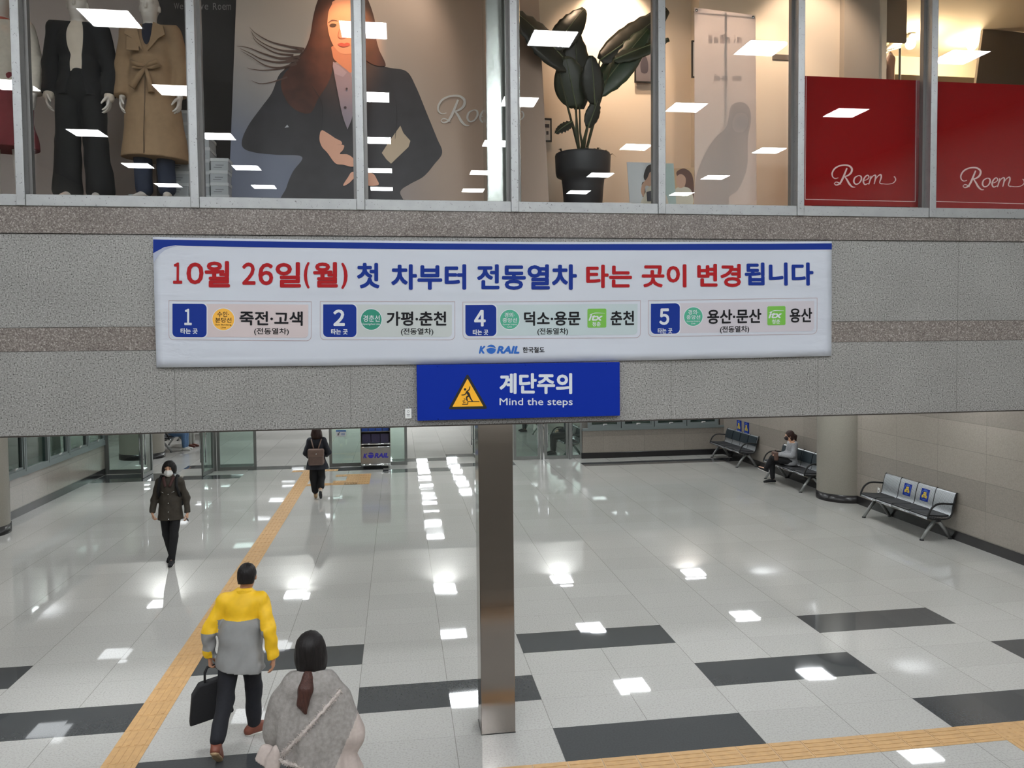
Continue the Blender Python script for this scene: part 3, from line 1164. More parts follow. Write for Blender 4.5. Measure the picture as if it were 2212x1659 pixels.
def make_bench(label, group, back_pads=False, stickers=(), seats=4):
    o = empty('waiting_bench', (0, 0, 0), 0, label, 'bench', group)
    prof = smooth_prof(PROF)
    half = seats * SW / 2
    for k in range(seats):
        x0 = -half + k * SW + .012
        x1 = x0 + SW - .024
        s = strip(prof, x0, x1, .012).build('seat', 'perforated steel', o)
        pr = [p for p in prof if -.247 < p[0] < .16 and p[1] < .43]
        strip(pr, x0 + .004, x1 - .004, .024, .012).build('seat_pad', 'pad', s)
        if back_pads:
            pr = [p for p in prof if p[1] > .555 and p[1] < .80]
            strip(pr, x0 + .012, x1 - .012, .024, .012).build('back_pad', 'pad back', s)
        MB().tube([(x0, -.255, .40), (x1, -.255, .40)], .013, 10).build('front_edge', 'steel', s)
    for k in range(seats + 1):
        x = -half + k * SW
        if k in (0, seats):
            pts = smooth_prof([(.292, .815), (.27, .80), (.212, .58), (.195, .48), (.14, .40), (0, .385), (-.20, .40)])
        else:
            pts = smooth_prof([(.292, .815), (.27, .80), (.212, .58), (.195, .48), (.14, .405), (.06, .395)])
        MB().tube([(x, a, c) for a, c in pts], .013, 8).build('side_rib', 'rubber', o)
    for s in (-1, 1):
        x = s * half
        pts = smooth_prof([(.23, .635), (.12, .645), (0, .655), (-.10, .64), (-.19, .575), (-.245, .47), (-.255, .40)], 6)
        MB().tube([(x, a, c) for a, c in pts], .018, 10).build('armrest', 'rubber', o)
    MB().box(-half + .06, half - .06, -.03, .03, .325, .385).build('beam', mat('beam dark', (70, 70, 72), .4, .6), o)
    for s in (-1, 1):
        x = s * .89 * seats / 4
        for y1 in (-.27, .27):
            l = MB().tube([(x, 0 if y1 < 0 else .02, .36), (x, y1 * .55, .19), (x, y1, .015)], [.034, .031, .026], 14).build('leg', mat('leg grey', (150, 152, 150), .35, .6), o)
            MB().lathe([(.036, 0), (.036, .014), (.026, .022)], 16, (x, y1, 0)).build('foot_pad', 'rubber', l)
    for k in stickers:
        x0 = -half + k * SW + SW / 2
        def F(a, c, lift=.0135):
            # a across, c 0..1 up the back
            i = [p for p in prof if p[1] > .5]
            z = .535 + c * .215
            for q in range(len(i) - 1):
                if i[q][1] <= z <= i[q + 1][1]:
                    t = (z - i[q][1]) / (i[q + 1][1] - i[q][1])
                    y = i[q][0] + t * (i[q + 1][0] - i[q][0])
                    d = Vector((0, i[q + 1][0] - i[q][0], i[q + 1][1] - i[q][1])).normalized()
                    nn = Vector((0, -d.z, d.y))
                    return Vector((x0 + a, y, z)) + nn * lift
            return Vector((x0 + a, i[-1][0], z))
        sk = empty('seat_sticker', (0, 0, 0)); sk.parent = o
        q = Flat(lambda a, c: F(a, c, .0135))
        for t in range(6):
            q.rect(-.115, .115, t / 6, (t + 1) / 6)
        q.build('sheet', 'sticker blue', sk, (0, -1, 0))
        sticker_art(lambda a, c: F(a * .115, c, .0145), sk)
    return o
mat('sticker blue', (10, 38, 128), .6, spec=.2)
mat('sticker ring', (70, 108, 190), .6)
mat('sticker yellow', (206, 178, 40), .6)
def sticker_art(fn, parent, facing=(0, -1, 0)):
    """a ring, a heading and two yellow figures side by side keeping apart"""
    r = Flat(fn)
    r.ring(0, .5, .78, .86, 36, .52)
    r.rect(-.32, .32, .80, .86)
    r.rect(-.26, .26, .13, .17)
    r.build('ring_print', 'sticker ring', parent, facing)
    y = Flat(fn)
    y.rect(-.34, .34, .60, .74); y.rect(-.42, .42, .46, .57)
    y.disc(-.44, .40, .20, 16, .075).disc(.42, .40, .2, 16, .075)
    y.rect(-.62, -.2, .26, .36); y.rect(.14, .62, .26, .36); y.rect(-.1, .06, .30, .44)
    y.build('yellow_print', 'sticker yellow', parent, facing)
b1 = make_bench('silver perforated four seat bench with blue stickers on its two middle backs', None, False, (1, 2))
b1.location = (7.77, 7.03, 0); b1.rotation_euler = (0, 0, -PI / 2)
b2 = make_bench('black padded four seat bench on which the woman in grey jacket sits', None, True)
b2.location = (7.77, 11.35, 0); b2.rotation_euler = (0, 0, -PI / 2)
b3 = copy_tree(b2)
b3.location = (7.77, 14.86, 0)
b3['label'] = 'black padded four seat bench in the corner below two blue wall notices'
# benches beyond the glass doors
b4 = copy_tree(b2); b4.location = (-8.69, 21.2, 0); b4.rotation_euler = (0, 0, PI / 2)
b4['label'] = 'black bench beyond the open doors with a person in jeans on it'
b5 = copy_tree(b2); b5.location = (-8.7, 24.15, 0); b5.rotation_euler = (0, 0, PI / 2)
b5['label'] = 'black bench further along beyond the open doors, behind the person in jeans'
b6 = copy_tree(b2); b6.location = (3.62, 17.62, 0); b6.rotation_euler = (0, 0, -PI / 2)
b6['label'] = 'black bench behind the closed glass door, carrying the person in navy coat'
b7 = copy_tree(b2); b7.location = (3.62, 23.1, 0); b7.rotation_euler = (0, 0, -PI / 2)
b7['label'] = 'black bench far behind the closed glass door beside the person in black shoes'

# notices on the wall above the corner bench, power plate near the column
for k, (y0, y1) in enumerate([(15.29, 15.01), (14.79, 14.51)]):
    o = empty('wall_notice', (8.066, (y0 + y1) / 2, 0), -PI / 2,
              ['blue wall notice with yellow print above the corner bench, nearer the windows', 'blue wall notice with yellow print above the corner bench, nearer the seated woman'][k], 'notice')
    MB().box(-.14, .14, -.004, .012, .80, 1.12).build('sheet', 'sticker blue', o)
    sticker_art(lambda a, c: Vector((a * .14, -.0055, .80 + c * .32)), o)
o = tag(MB().bbox(8.068, 8.08, 8.30, 8.38, .36, .48, .003).build('power_outlet', mat('white plastic', (222, 222, 220), .4)), 'white power outlet low on the stone wall behind the silver bench', 'outlet')
MB().box(8.064, 8.069, 8.325, 8.355, .40, .44).build('socket', mat('socket grey', (120, 120, 120), .4), o)

# ================================================================== FIGURE BUILDER
V3 = lambda *a: np.array(a, float)


def hand(wr, d, palm, thumb, s=1.0, curl=0.6, spread=0.012):
    """prims of a hand: wr wrist, d finger direction, palm normal, thumb-side direction; five separate fingers"""
    d = d / np.linalg.norm(d)
    palm = palm - d * (palm @ d); palm = palm / np.linalg.norm(palm)
    thumb = thumb - d * (thumb @ d) - palm * (thumb @ palm); thumb = thumb / np.linalg.norm(thumb)
    L = []
    for i, off in enumerate((.030, .010, -.010, -.028)):
        kn = wr + d * .088 * s * (1 - .06 * abs(i - 1)) + thumb * off * s
        L.append(cap(wr + d * .02 * s + thumb * off * .55 * s, kn, .0135 * s, .0115 * s, k=.012))
        ln = (.070, .079, .073, .056)[i] * s
        c1, c2, c3 = curl * .7, curl * 1.5, curl * 2.1
        a = kn
        for ang, q, r0, r1 in ((c1, .44, .0098, .0092), (c2, .32, .0092, .0085), (c3, .24, .0085, .0072)):
            dd = d * math.cos(ang) + palm * math.sin(ang) + thumb * (1.5 - i) * spread * 4
            b = a + dd * ln * q
            L.append(cap(a, b, r0 * s, r1 * s, k=.003))
            a = b
    t0 = wr + d * .025 * s + thumb * .024 * s
    t1 = t0 + (d * .55 + thumb * .75 + palm * .3) * .040 * s
    t2 = t1 + (d * .85 + thumb * .25 + palm * .45) * .034 * s
    t3 = t2 + (d * .9 + palm * .5) * .024 * s
    L += [cap(t0, t1, .015 * s, .0115 * s, k=.01), cap(t1, t2, .0112 * s, .0098 * s, k=.004), cap(t2, t3, .0098 * s, .0078 * s, k=.004)]
    return L


def stand(h=1.65, sw=.172):
    """joints of a standing figure facing -Y; +x is its left"""
    s = h / 1.70
    J = {}
    for n_, sg in (('L', 1), ('R', -1)):
        J['hip' + n_] = V3(sg * .088, 0, .90) * s
        J['kne' + n_] = V3(sg * .092, -.01, .49) * s
        J['ank' + n_] = V3(sg * .092, .02, .085) * s
        J['toe' + n_] = J['ank' + n_] + V3(sg * .02, -.17, -.058) * s
        J['sho' + n_] = V3(sg * sw, .0, 1.385) * s
        J['elb' + n_] = V3(sg * (sw + .055), .02, 1.10) * s
        J['wri' + n_] = V3(sg * (sw + .06), -.03, .86) * s
    J['pel'] = V3(0, 0, .93) * s
    J['wai'] = V3(0, 0, 1.08) * s
    J['che'] = V3(0, 0, 1.28) * s
    J['nec'] = V3(0, .005, 1.43) * s
    J['hea'] = V3(0, -.012, 1.585) * s
    J['s'] = s
    return J


def body_prims(J, hands=None, face=True, fem=True, head_rot=(0, 0, 0), feet=True):
    s = J['s']
    P = []
    P.append(ell(J['pel'], V3(.155, .105, .12) * s))
    P.append(ell(J['wai'], V3(.125 if fem else .14, .09, .13) * s))
    P.append(ell(J['che'], V3(.15 if fem else .165, .105, .155) * s))
    P.append(cap(J['shoL'] * V3(.85, 1, 1), J['shoR'] * V3(.85, 1, 1), .055 * s, .055 * s))
    P.append(cap(J['che'], J['nec'], .09 * s, .058 * s))
    hc = J['hea']
    P.append(cap(J['nec'], hc + V3(0, .005, -.05) * s, .05 * s, .047 * s, k=.02))
    Rm = np.array(Euler(head_rot).to_matrix())
    hp = lambda x, y, z: hc + Rm @ (V3(x, y, z) * s)
    P.append(ell(hp(0, .012, .02), V3(.074, .092, .098) * s, head_rot, .02))
    P.append(ell(hp(0, -.018, -.055), V3(.056, .066, .066) * s, head_rot, .03))
    if face:
        P.append(cap(hp(0, -.082, .015), hp(0, -.099, -.022), .008 * s, .014 * s, k=.012))
        P.append(ell(hp(0, -.078, -.062), V3(.024, .012, .009) * s, head_rot, .008))
        P.append(cap(hp(-.04, -.070, .030), hp(.04, -.070, .030), .013 * s, .013 * s, k=.012))
        for q in (-1, 1):
            P.append(ell(hp(q * .076, .012, -.005), V3(.010, .020, .03) * s, head_rot, .006))
    for n_, sg in (('L', 1), ('R', -1)):
        P.append(cap(J['sho' + n_], J['elb' + n_], .047 * s, .038 * s))
        P.append(cap(J['elb' + n_], J['wri' + n_], .037 * s, .025 * s))
        P.append(cap(J['hip' + n_], J['kne' + n_], .080 * s, .052 * s))
        P.append(cap(J['kne' + n_], J['ank' + n_], .052 * s, .034 * s))
        if feet:
            P.append(cap(J['ank' + n_], J['toe' + n_], .034 * s, .028 * s))
        hd = (hands or {}).get(n_)
        if hd is None:
            d = J['wri' + n_] - J['elb' + n_]
            hd = (d, V3(-sg, 0, 0), V3(0, -1, .1), .5)
        P += hand(J['wri' + n_], hd[0], hd[1], hd[2], s, hd[3])
    return P


def legs_prims(J, r0=.10, r1=.075, r2=.062, waist=.135, sy=1.0, low=None, top=.06):
    s = J['s']
    P = [ell(J['pel'] + V3(0, 0, -.01), V3(waist + .035, .125, .13) * s), cap(J['pel'], J['pel'] + V3(0, 0, top) * s, .14 * s, .135 * s, .78)]
    for n_ in 'LR':
        a, b, c = J['hip' + n_], J['kne' + n_], J['ank' + n_]
        P.append(cap(a, b, r0 * s, r1 * s, sy))
        end = c if low is None else b + (c - b) * low
        P.append(cap(b, end, r1 * s, r2 * s, sy))
    return P


def shoe(ank, toe, s=1.0, sole='sole white', upper='black', parent=None, h=.006, name='shoe', fl=True):
    """shoe with sole; ank ankle joint, toe tip of foot"""
    ank, toe = np.array(ank, float), np.array(toe, float)
    d = toe - ank
    fl_ = V3(d[0], d[1], 0) / max(np.hypot(d[0], d[1]), 1e-6)
    ft = d / np.linalg.norm(d)
    heel = ank - fl_ * .045 * s + V3(0, 0, -.045) * s
    P = [cap(heel, toe, .036 * s, .033 * s), cap(ank + V3(0, 0, -.01), toe - ft * .05, .041 * s, .034 * s), cap(heel, ank, .036 * s, .043 * s)]
    n_ = V3(0, 0, 1.0)
    dd = toe - heel
    dd = dd / np.linalg.norm(dd)
    nn = n_ - dd * (n_ @ dd); nn = nn / np.linalg.norm(nn)
    c = heel - nn * .022 * s
    up_cut = ank + V3(0, 0, .012 * s)
    u = link(name, sdf_mesh(P, h, .02, cuts=[(c, -nn), (up_cut, V3(0, 0, 1) + fl_ * -.25)], name=name), upper, parent)
    Q = [cap(heel - nn * .006, toe - nn * .004, .041 * s, .038 * s), cap((heel + toe) / 2 - nn * .005, toe - ft * .035, .043 * s, .043 * s)]
    link('sole', sdf_mesh(Q, h, .02, cuts=[(c, nn), (c - nn * .020 * s, -nn)], name='sole'), sole, u)
    return u


def folds(amp=.003, fx=30., fz=40.):
    def f(P):
        return amp * (np.sin(P[..., 2] * fz + 3 * np.sin(P[..., 0] * fx * .4)) * np.sin(P[..., 0] * fx + 2.0 * np.sin(P[..., 2] * 9)) + .6 * np.sin(P[..., 0] * 17 - P[..., 2] * 23 + P[..., 1] * 11))
    return f


mat('skin', (205, 160, 132), 0.55)
mat('skin tan', (176, 128, 100), 0.55)
mat('mannequin', (214, 206, 198), 0.45)
def hair_mat(name, rgb):
    nt = NT(name)
    o, x, y, z = nt.obj_xyz()
    mp = nt.n('Mapping', {'Vector': o, 'Scale': (150.0, 150.0, 9.0)})
    n = nt.n('TexNoise', {'Vector': mp.outputs[0], 'Scale': 1.0, 'Detail': 3.0})
    b = lin(rgb)
    col = nt.ramp(n.outputs['Fac'], [(.3, tuple(c * .55 for c in b[:3]) + (1,)), (.7, tuple(c * 1.5 for c in b[:3]) + (1,))])
    bp = nt.n('Bump', {'Height': n.outputs['Fac'], 'Strength': .6, 'Distance': .006})
    nt.set(Base_Color=col, Roughness=.5, Normal=bp.outputs[0])
    nt.b.inputs['Specular IOR Level'].default_value = .3
hair_mat('hair black', (24, 20, 20))
hair_mat('hair brown', (50, 32, 28))
hair_mat('hair auburn', (66, 40, 34))
mat('sole white', (215, 212, 206), .6)
mat('sole tan', (190, 165, 130), .6)
mat('cloth black', (20, 20, 23), .85, noise=.15, nscale=50)
mat('cloth navy', (30, 34, 48), .85, noise=.12, nscale=50)

# ================================================================== FACADE SIGNS
# ------------------------------------------------------------------ railway banner
BYP = 0.474
def bwave(x, z):
    return .0045 * math.sin(x * 2.6 + z * 1.8) + .003 * math.sin(x * 6.1 - z * 2.7 + 1.0) + .002 * math.sin(z * 7 + x)
def Flat_(fn):
    return Flat(fn, 14)
def ban(lift):
    def fn(u, v):
        p = on_y(u, v, BYP)
        return Vector((p.x, p.y - lift + bwave(p.x, p.z), p.z))
    return fn
def banner_cloth():
    nt = NT('banner cloth')
    o, x, y, z = nt.obj_xyz()
    mp = nt.n('Mapping', {'Vector': o, 'Scale': (.55, 1.0, 3.0), 'Rotation': (0, .10, 0)})
    n1 = nt.n('TexNoise', {'Vector': mp.outputs[0], 'Scale': 1.4, 'Detail': 1.5, 'Distortion': .4})
    # tight creases close to the sewn ends
    e = nt.math('MULTIPLY', nt.math('SUBTRACT', nt.math('ABSOLUTE', nt.math('ADD', x, .33)), 2.45), 2.2)
    e = nt.math('MAXIMUM', nt.math('MINIMUM', e, 1.0), 0.0)
    mp2 = nt.n('Mapping', {'Vector': o, 'Scale': (2.5, 1.0, 9.0)})
    n2 = nt.n('TexNoise', {'Vector': mp2.outputs[0], 'Scale': 1.2, 'Detail': 3.0, 'Distortion': 1.0})
    hgt = nt.math('ADD', nt.math('MULTIPLY', n1.outputs['Fac'], .9), nt.math('MULTIPLY', nt.math('MULTIPLY', n2.outputs['Fac'], e), .28))
    bp = nt.n('Bump', {'Height': hgt, 'Strength': .55, 'Distance': .045})
    nt.set(Base_Color=lin((190, 194, 203)), Roughness=.55, Normal=bp.outputs[0])
banner_cloth()
BTL, BTR, BBR, BBL = (330, 512), (1797, 521), (1797, 769), (338, 794)
def bgrid(s, t):
    u = (BTL[0] * (1 - s) + BTR[0] * s) * (1 - t) + (BBL[0] * (1 - s) + BBR[0] * s) * t
    v = (BTL[1] * (1 - s) + BTR[1] * s + 5.5 * math.sin(PI * s)) * (1 - t) + (BBL[1] * (1 - s) + BBR[1] * s + 3 * math.sin(PI * s)) * t
    return u, v
mb = MB()
NS, NTT = 90, 16
vs = []
for d_ in (0.0, -.002):
    for j in range(NTT + 1):
        for i in range(NS + 1):
            vs.append(ban(d_)(*bgrid(i / NS, j / NTT)))
K = (NS + 1) * (NTT + 1)
fs = []
for j in range(NTT):
    for i in range(NS):
        a = j * (NS + 1) + i
        fs.append((a, a + NS + 1, a + NS + 2, a + 1))
        fs.append((K + a, K + a + 1, K + a + NS + 2, K + a + NS + 1))
rim = [i for i in range(NS + 1)] + [j * (NS + 1) + NS for j in range(1, NTT + 1)] + [NTT * (NS + 1) + i for i in range(NS - 1, -1, -1)] + [j * (NS + 1) for j in range(NTT - 1, 0, -1)]
for a, b_ in zip(rim, rim[1:] + rim[:1]):
    fs.append((a, b_, K + b_, K + a))
mb.add(vs, fs, 0, True)
banner = mb.build('railway_banner', 'banner cloth')
tag(banner, 'wide white railway banner in red and blue Korean lettering hung on the granite facade', 'banner')
BN = (0, -1, 0)
mat('print blue', (14, 44, 128), .6, spec=.2)
mat('print red', (160, 22, 28), .6, spec=.2)
mat('print black', (18, 18, 22), .6, spec=.2)
mat('print white', (200, 203, 208), .55)
mat('print pink', (193, 179, 179), .55)
mat('print sage', (180, 185, 183), .55)
mat('print mint', (175, 188, 190), .55)
mat('print lilac', (187, 181, 187), .55)
mat('print amber', (232, 172, 60), .55)
mat('print green', (26, 128, 104), .55)
mat('print teal', (66, 158, 128), .55)
mat('print leaf', (108, 172, 62), .55)
mat('print grey', (168, 150, 152), .55)
F = Flat_(ban(.0016))
top = [bgrid(s / 60, .018) for s in range(61)]
bot = [(u, v + (14.5 if k > 3 else 15)) for k, (u, v) in enumerate(top)]
sw_ = [(331, 547), (337, 540), (347, 536), (360, 532.5), (376, 530), (395, 528.5)]
low = [p for p in bot if p[0] > 400]
k0 = len(F.v)
upper_pts = [(331, 515.5)] + [p for p in top if p[0] > 331]
for q in range(len(top) - 1):
    (u0, v0), (u1, v1) = top[q], top[q + 1]
    def lowv(u):
        if u <= 331: return 547
        for (a, b_), (c, d_) in zip(sw_, sw_[1:]):
            if a <= u <= c: return b_ + (d_ - b_) * (u - a) / (c - a)
        t = (u - BTL[0]) / (BTR[0] - BTL[0])
        return BTL[1] * (1 - t) + BTR[1] * t + 5.5 * math.sin(PI * t) + 18
    F.poly([(max(u0, 331), v0), (u1, v1), (u1, lowv(u1)), (max(u0, 331), lowv(max(u0, 331)))])
F.build('blue_header', 'print blue', banner, BN)
Flat_(ban(.0014)).poly([(331, 548), (337, 541), (347, 537), (360, 533.5), (376, 531), (395, 529.5), (372, 534), (355, 541), (343, 551), (335, 562), (332, 568)]).build('swoosh', mat('print haze', (160, 166, 186), .55), banner, BN)
L3 = .0042
def headline(words_, m, nm):
    for body, x0, x1, y0, y1, bold in words_:
        Flat_(ban(L3)).text(body, x0, x1, y0, y1, bold).build(nm, m, banner, BN)
headline([('１', 374, 394, 567, 613, .03), ('０', 403, 440, 567, 614, .03), ('월', 442, 497, 564, 621, .03), ('２', 523, 552, 567, 615, .03), ('６', 558, 590, 568, 616, .03), ('일', 595, 650, 566, 621, .03), ('(', 656, 669, 566, 623, .03), ('월', 676, 730, 566, 621, .03), (')', 737, 751, 568, 624, .03)], 'print red', 'headline_lettering')
headline([('타는', 1266, 1365, 572, 622, .03), ('곳이', 1386, 1482, 571, 621, .03), ('변경', 1505, 1600, 570, 620, .03)], 'print red', 'headline_lettering')
headline([('첫', 771, 820, 568, 623, .03), ('차부터', 845, 1007, 571, 626, .03), ('전동열차', 1030, 1246, 571, 626, .03)], 'print blue', 'headline_lettering')
headline([('됩니다', 1608, 1757, 567, 617, .03)], 'print blue', 'headline_lettering')
def platform(nm, x0, x1, y0, y1, dy, tint, tx, num, numx, circ, ccol, ctext, names, sub, itx=None):
    """one platform panel: outline, tint, number tile, line badge, station names"""
    sl = lambda u: dy * (u - x0) / (x1 - x0)
    def fn(lift):
        b_ = ban(lift)
        return lambda u, v: b_(u, v + sl(u))
    e = empty('platform_panel', (0, 0, 0)); e.parent = banner
    q = Flat_(fn(.0018))
    outer, inner = rrect(x0, x1, y0, y1, 11, (0, 0, 1, 1)), rrect(x0 + 1.2, x1 - 1.2, y0 + 1.2, y1 - 1.2, 10, (0, 0, 1, 1))
    k = len(outer)
    q.v += outer + inner
    q.f += [[i, (i + 1) % k, k + (i + 1) % k, k + i] for i in range(k)]
    q.build('outline', 'print grey', e, BN)
    Flat_(fn(.0018)).rect(x0 + 30, x1 - 7, y0 + 7, y1 - 7, 9, (0, 0, 1, 0)).build('tint', tint, e, BN)
    Flat_(fn(.0026)).rect(tx[0] - 1.5, tx[1] + 2, y0 + 5, y1 - 4.5, 11, (0, 1, 1, 1)).build('tile_border', 'print white', e, BN)
    w = tx[1] - tx[0]
    Flat_(fn(.0032)).rect(tx[0], tx[1], y0 + 7, y1 - 6.5, 10, (0, 1, 1, 1)).build('number_tile', 'print blue', e, BN)
    t_ = Flat_(fn(.0042)).text(num, numx[0], numx[1], y0 + 18, y0 + 53.5, .03)
    t_.text('타는 곳', tx[0] + w * .24, tx[0] + w * .74, y0 + 60, y0 + 72, .03)
    t_.build('number_lettering', 'print white', e, BN)
    cx, cy, cr = circ
    Flat_(fn(.0026)).disc(cx, cy, cr + 1.5).build('badge_border', 'print white', e, BN)
    Flat_(fn(.0032)).disc(cx, cy, cr).build('line_badge', ccol, e, BN)
    lm, lines, eng = ctext
    t_ = Flat_(fn(.0042))
    if len(lines) == 2:
        t_.text(lines[0], cx - cr * .55, cx + cr * .52, cy - cr * .72, cy - cr * .22, .012)
        t_.text(lines[1], cx - cr * .74, cx + cr * .74, cy - cr * .16, cy + cr * .30, .012)
        t_.text(eng[0], cx - cr * .72, cx + cr * .72, cy + cr * .42, cy + cr * .60, .01)
        t_.text(eng[1], cx - cr * .22, cx + cr * .22, cy + cr * .66, cy + cr * .82, .01)
    else:
        t_.text(lines[0], cx - cr * .78, cx + cr * .82, cy - cr * .42, cy + cr * .22, .012)
        t_.text(eng[0], cx - cr * .84, cx + cr * .84, cy + cr * .34, cy + cr * .58, .01)
    t_.build('badge_lettering', lm, e, BN)
    for k_, (body, a, b2) in enumerate(names):
        t_ = Flat_(fn(.0042)).text(body, a, b2, y0 + 22, y0 + 53, .026)
        if k_ == 0:
            t_.text('(전동열차)', sub[0], sub[1], y0 + 58, y0 + 74, .016)
        t_.build('station_lettering', 'print black', e, BN)
    if itx:
        Flat_(fn(.0032)).rect(itx[0], itx[1], y0 + 17, y0 + 58, 3).build('train_badge', 'print leaf', e, BN)
        w = itx[1] - itx[0]
        t_ = Flat_(fn(.0042)).text('itx', itx[0] + w * .06, itx[0] + w * .80, y0 + 29, y0 + 43, .03, .25)
        t_.text('청춘', itx[0] + w * .25, itx[0] + w * .70, y0 + 45.5, y0 + 55, .02)
        t_.stroke([(itx[0] + w * .08, y0 + 31), (itx[0] + w * .4, y0 + 26.5), (itx[0] + w * .92, y0 + 27)], [.4, 1.6, .4])
        t_.build('train_lettering', 'print white', e, BN)
platform('a', 364.5, 673, 648.7, 734.5, 4.3 - 2, 'print pink', (373, 447), '１', (399, 415), (483, 689, 23.5), 'print amber', ('print black', ['수인·', '분당선'], ['Suin Bundang', 'Line']), [('죽전·고색', 517.6, 654)], (549, 624))
platform('b', 691, 983, 650.5, 734.5, .5, 'print sage', (698, 770), '２', (720, 745), (802, 690, 22.4), 'print green', ('print white', ['경춘선'], ['Gyeongchun Line']), [('가평·춘천', 835, 964)], (866, 936))
platform('d', 999, 1384.5, 652, 733, -3, 'print mint', (1005, 1072), '４', (1024, 1049), (1101, 691, 21), 'print teal', ('print white', ['경의·', '중앙선'], ['Gyeongui Jungang', 'Line']), [('덕소·용문', 1132, 1254), ('춘천', 1319, 1370)], (1160.6, 1227), (1269, 1310))
platform('e', 1400, 1765.6, 649, 728, -6, 'print lilac', (1406, 1468), '５', (1424, 1445.5), (1497, 685.5, 20), 'print teal', ('print white', ['경의·', '중앙선'], ['Gyeongui Jungang', 'Line']), [('용산·문산', 1527, 1644), ('용산', 1705, 1754)], (1555, 1618), (1657, 1696))
mat('logo blue', (20, 92, 176), .5)
korail(Flat_(ban(.003)), 1034, 1122, 744, 764, 'company_lettering', 'logo blue', banner)
Flat_(ban(.003)).text('한국철도', 1129, 1176, 749.5, 762, .02).build('company_name_lettering', 'print black', banner, BN)

# ------------------------------------------------------------------ blue sign: mind the steps
SY = 0.44
sg = [on_y(899.5, 788, SY), on_y(1339, 782.5, SY), on_y(1339, 898, SY), on_y(902, 909, SY)]
x0, x1 = (sg[0].x + sg[3].x) / 2, (sg[1].x + sg[2].x) / 2
z0, z1 = (sg[2].z + sg[3].z) / 2, (sg[0].z + sg[1].z) / 2
o = empty('steps_sign', ((x0 + x1) / 2, .47, z0), 0, 'blue sign with yellow warning triangle reading mind the steps, below the banner', 'sign')
def sp(lift):
    def fn(u, v):
        p = on_y(u, v, SY - lift)
        return p - Vector(((x0 + x1) / 2, .47, z0))
    return fn
mat('sign blue', (4, 40, 146), .5, spec=.15)
mat('sign yellow', (245, 178, 34), .45)
mat('sign white', (205, 210, 216), .45)
hw = (x1 - x0) / 2
MB().bbox(-hw, hw, SY - .47, .499 - .47, 0, z1 - z0, .003).build('board', 'sign blue', o)
for xx in (-.72, .05, .78):
    for zz in (.012, z1 - z0 - .012):
        MB().lathe([(.008, 0), (.006, .003), (0, .004)], 10).build('screw', 'sign blue', o).matrix_local = Matrix.Translation((xx, SY - .47, zz)) @ Matrix.Rotation(PI / 2, 4, 'X')
MB().box(-hw, hw, .012, .0295, z1 - z0, z1 - z0 + .006).build('dust_ledge', mat('dust', (120, 114, 106), .95, noise=.4, nscale=90), o)
def tri(k):
    A = np.array([(1009.7, 806.5), (1053.5, 883), (968, 884.5)])
    c = A.mean(0)
    return [tuple(c + (a - c) * k) for a in A]
def round_tri(k, r):
    A = [np.array(a) for a in tri(k)]
    out = []
    for i in range(3):
        p, a, b_ = A[i], A[i - 1], A[(i + 1) % 3]
        d1 = (a - p) / np.linalg.norm(a - p); d2 = (b_ - p) / np.linalg.norm(b_ - p)
        for t in np.linspace(0, 1, 7):
            out.append(tuple((1 - t) ** 2 * (p + d1 * r) + 2 * t * (1 - t) * p + t * t * (p + d2 * r)))
    return out
Flat(sp(.001)).poly(round_tri(1.0, 6)).build('triangle_border', 'black', o, BN)
Flat(sp(.0018)).poly(round_tri(.78, 1)).build('triangle_field', 'sign yellow', o, BN)
c7 = lambda x, y: (860 + x / 4.254, 760 + y / 4.254)
pg = Flat(sp(.0026))
pg.disc(*c7(615, 345), 2.6)
S7 = lambda pts, w: pg.stroke([c7(*p) for p in pts], w, 5)
S7([(628, 362), (645, 385), (655, 405)], [4.5, 5.5, 5])
S7([(632, 362), (652, 348), (660, 318)], [2.6, 2.4, 1.8])
S7([(630, 370), (612, 393), (582, 397)], [2.6, 2.4, 1.8])
S7([(655, 403), (664, 425), (684, 455)], [4, 3.2, 2.4])
S7([(650, 405), (630, 418), (636, 452)], [4, 3.2, 2.4])
S7([(588, 482), (640, 482)], 1.8); S7([(640, 483), (640, 456)], 1.8); S7([(640, 457), (748, 457)], 1.8)
S7([(630, 440), (606, 430), (612, 446), (592, 452), (610, 458), (598, 470), (624, 462)], .9)
pg.build('pictogram', 'black', o, BN)
t_ = Flat(sp(.0012)).text('계단주의', 1079, 1236, 806, 851, .034)
t_.build('korean_lettering', 'sign white', o, BN)
t_ = Flat(sp(.0012)).text('Mind the steps', 1079, 1237, 860, 880, .006)
t_.build('english_lettering', 'sign white', o, BN)

# small white card hung next to the sign
o = empty('tag_card', tuple(on_y(882, 893, .492)), 0, 'small white card hanging on the granite beside the blue sign', 'card')
MB().bbox(-.028, .028, -.006, .006, -.045, .042, .004).build('card', 'white plastic', o)
MB().tube([(0, 0, .042), (0, 0, .056)], .006, 8).build('hanger', 'steel', o)
q = Flat(lambda a, b_: Vector((a, -.0068, b_))).ring(0, .018, .007, .010, 20).rect(-.014, .014, -.012, -.006).rect(-.012, .012, -.024, -.020)
q.build('print', 'socket grey', o, BN)

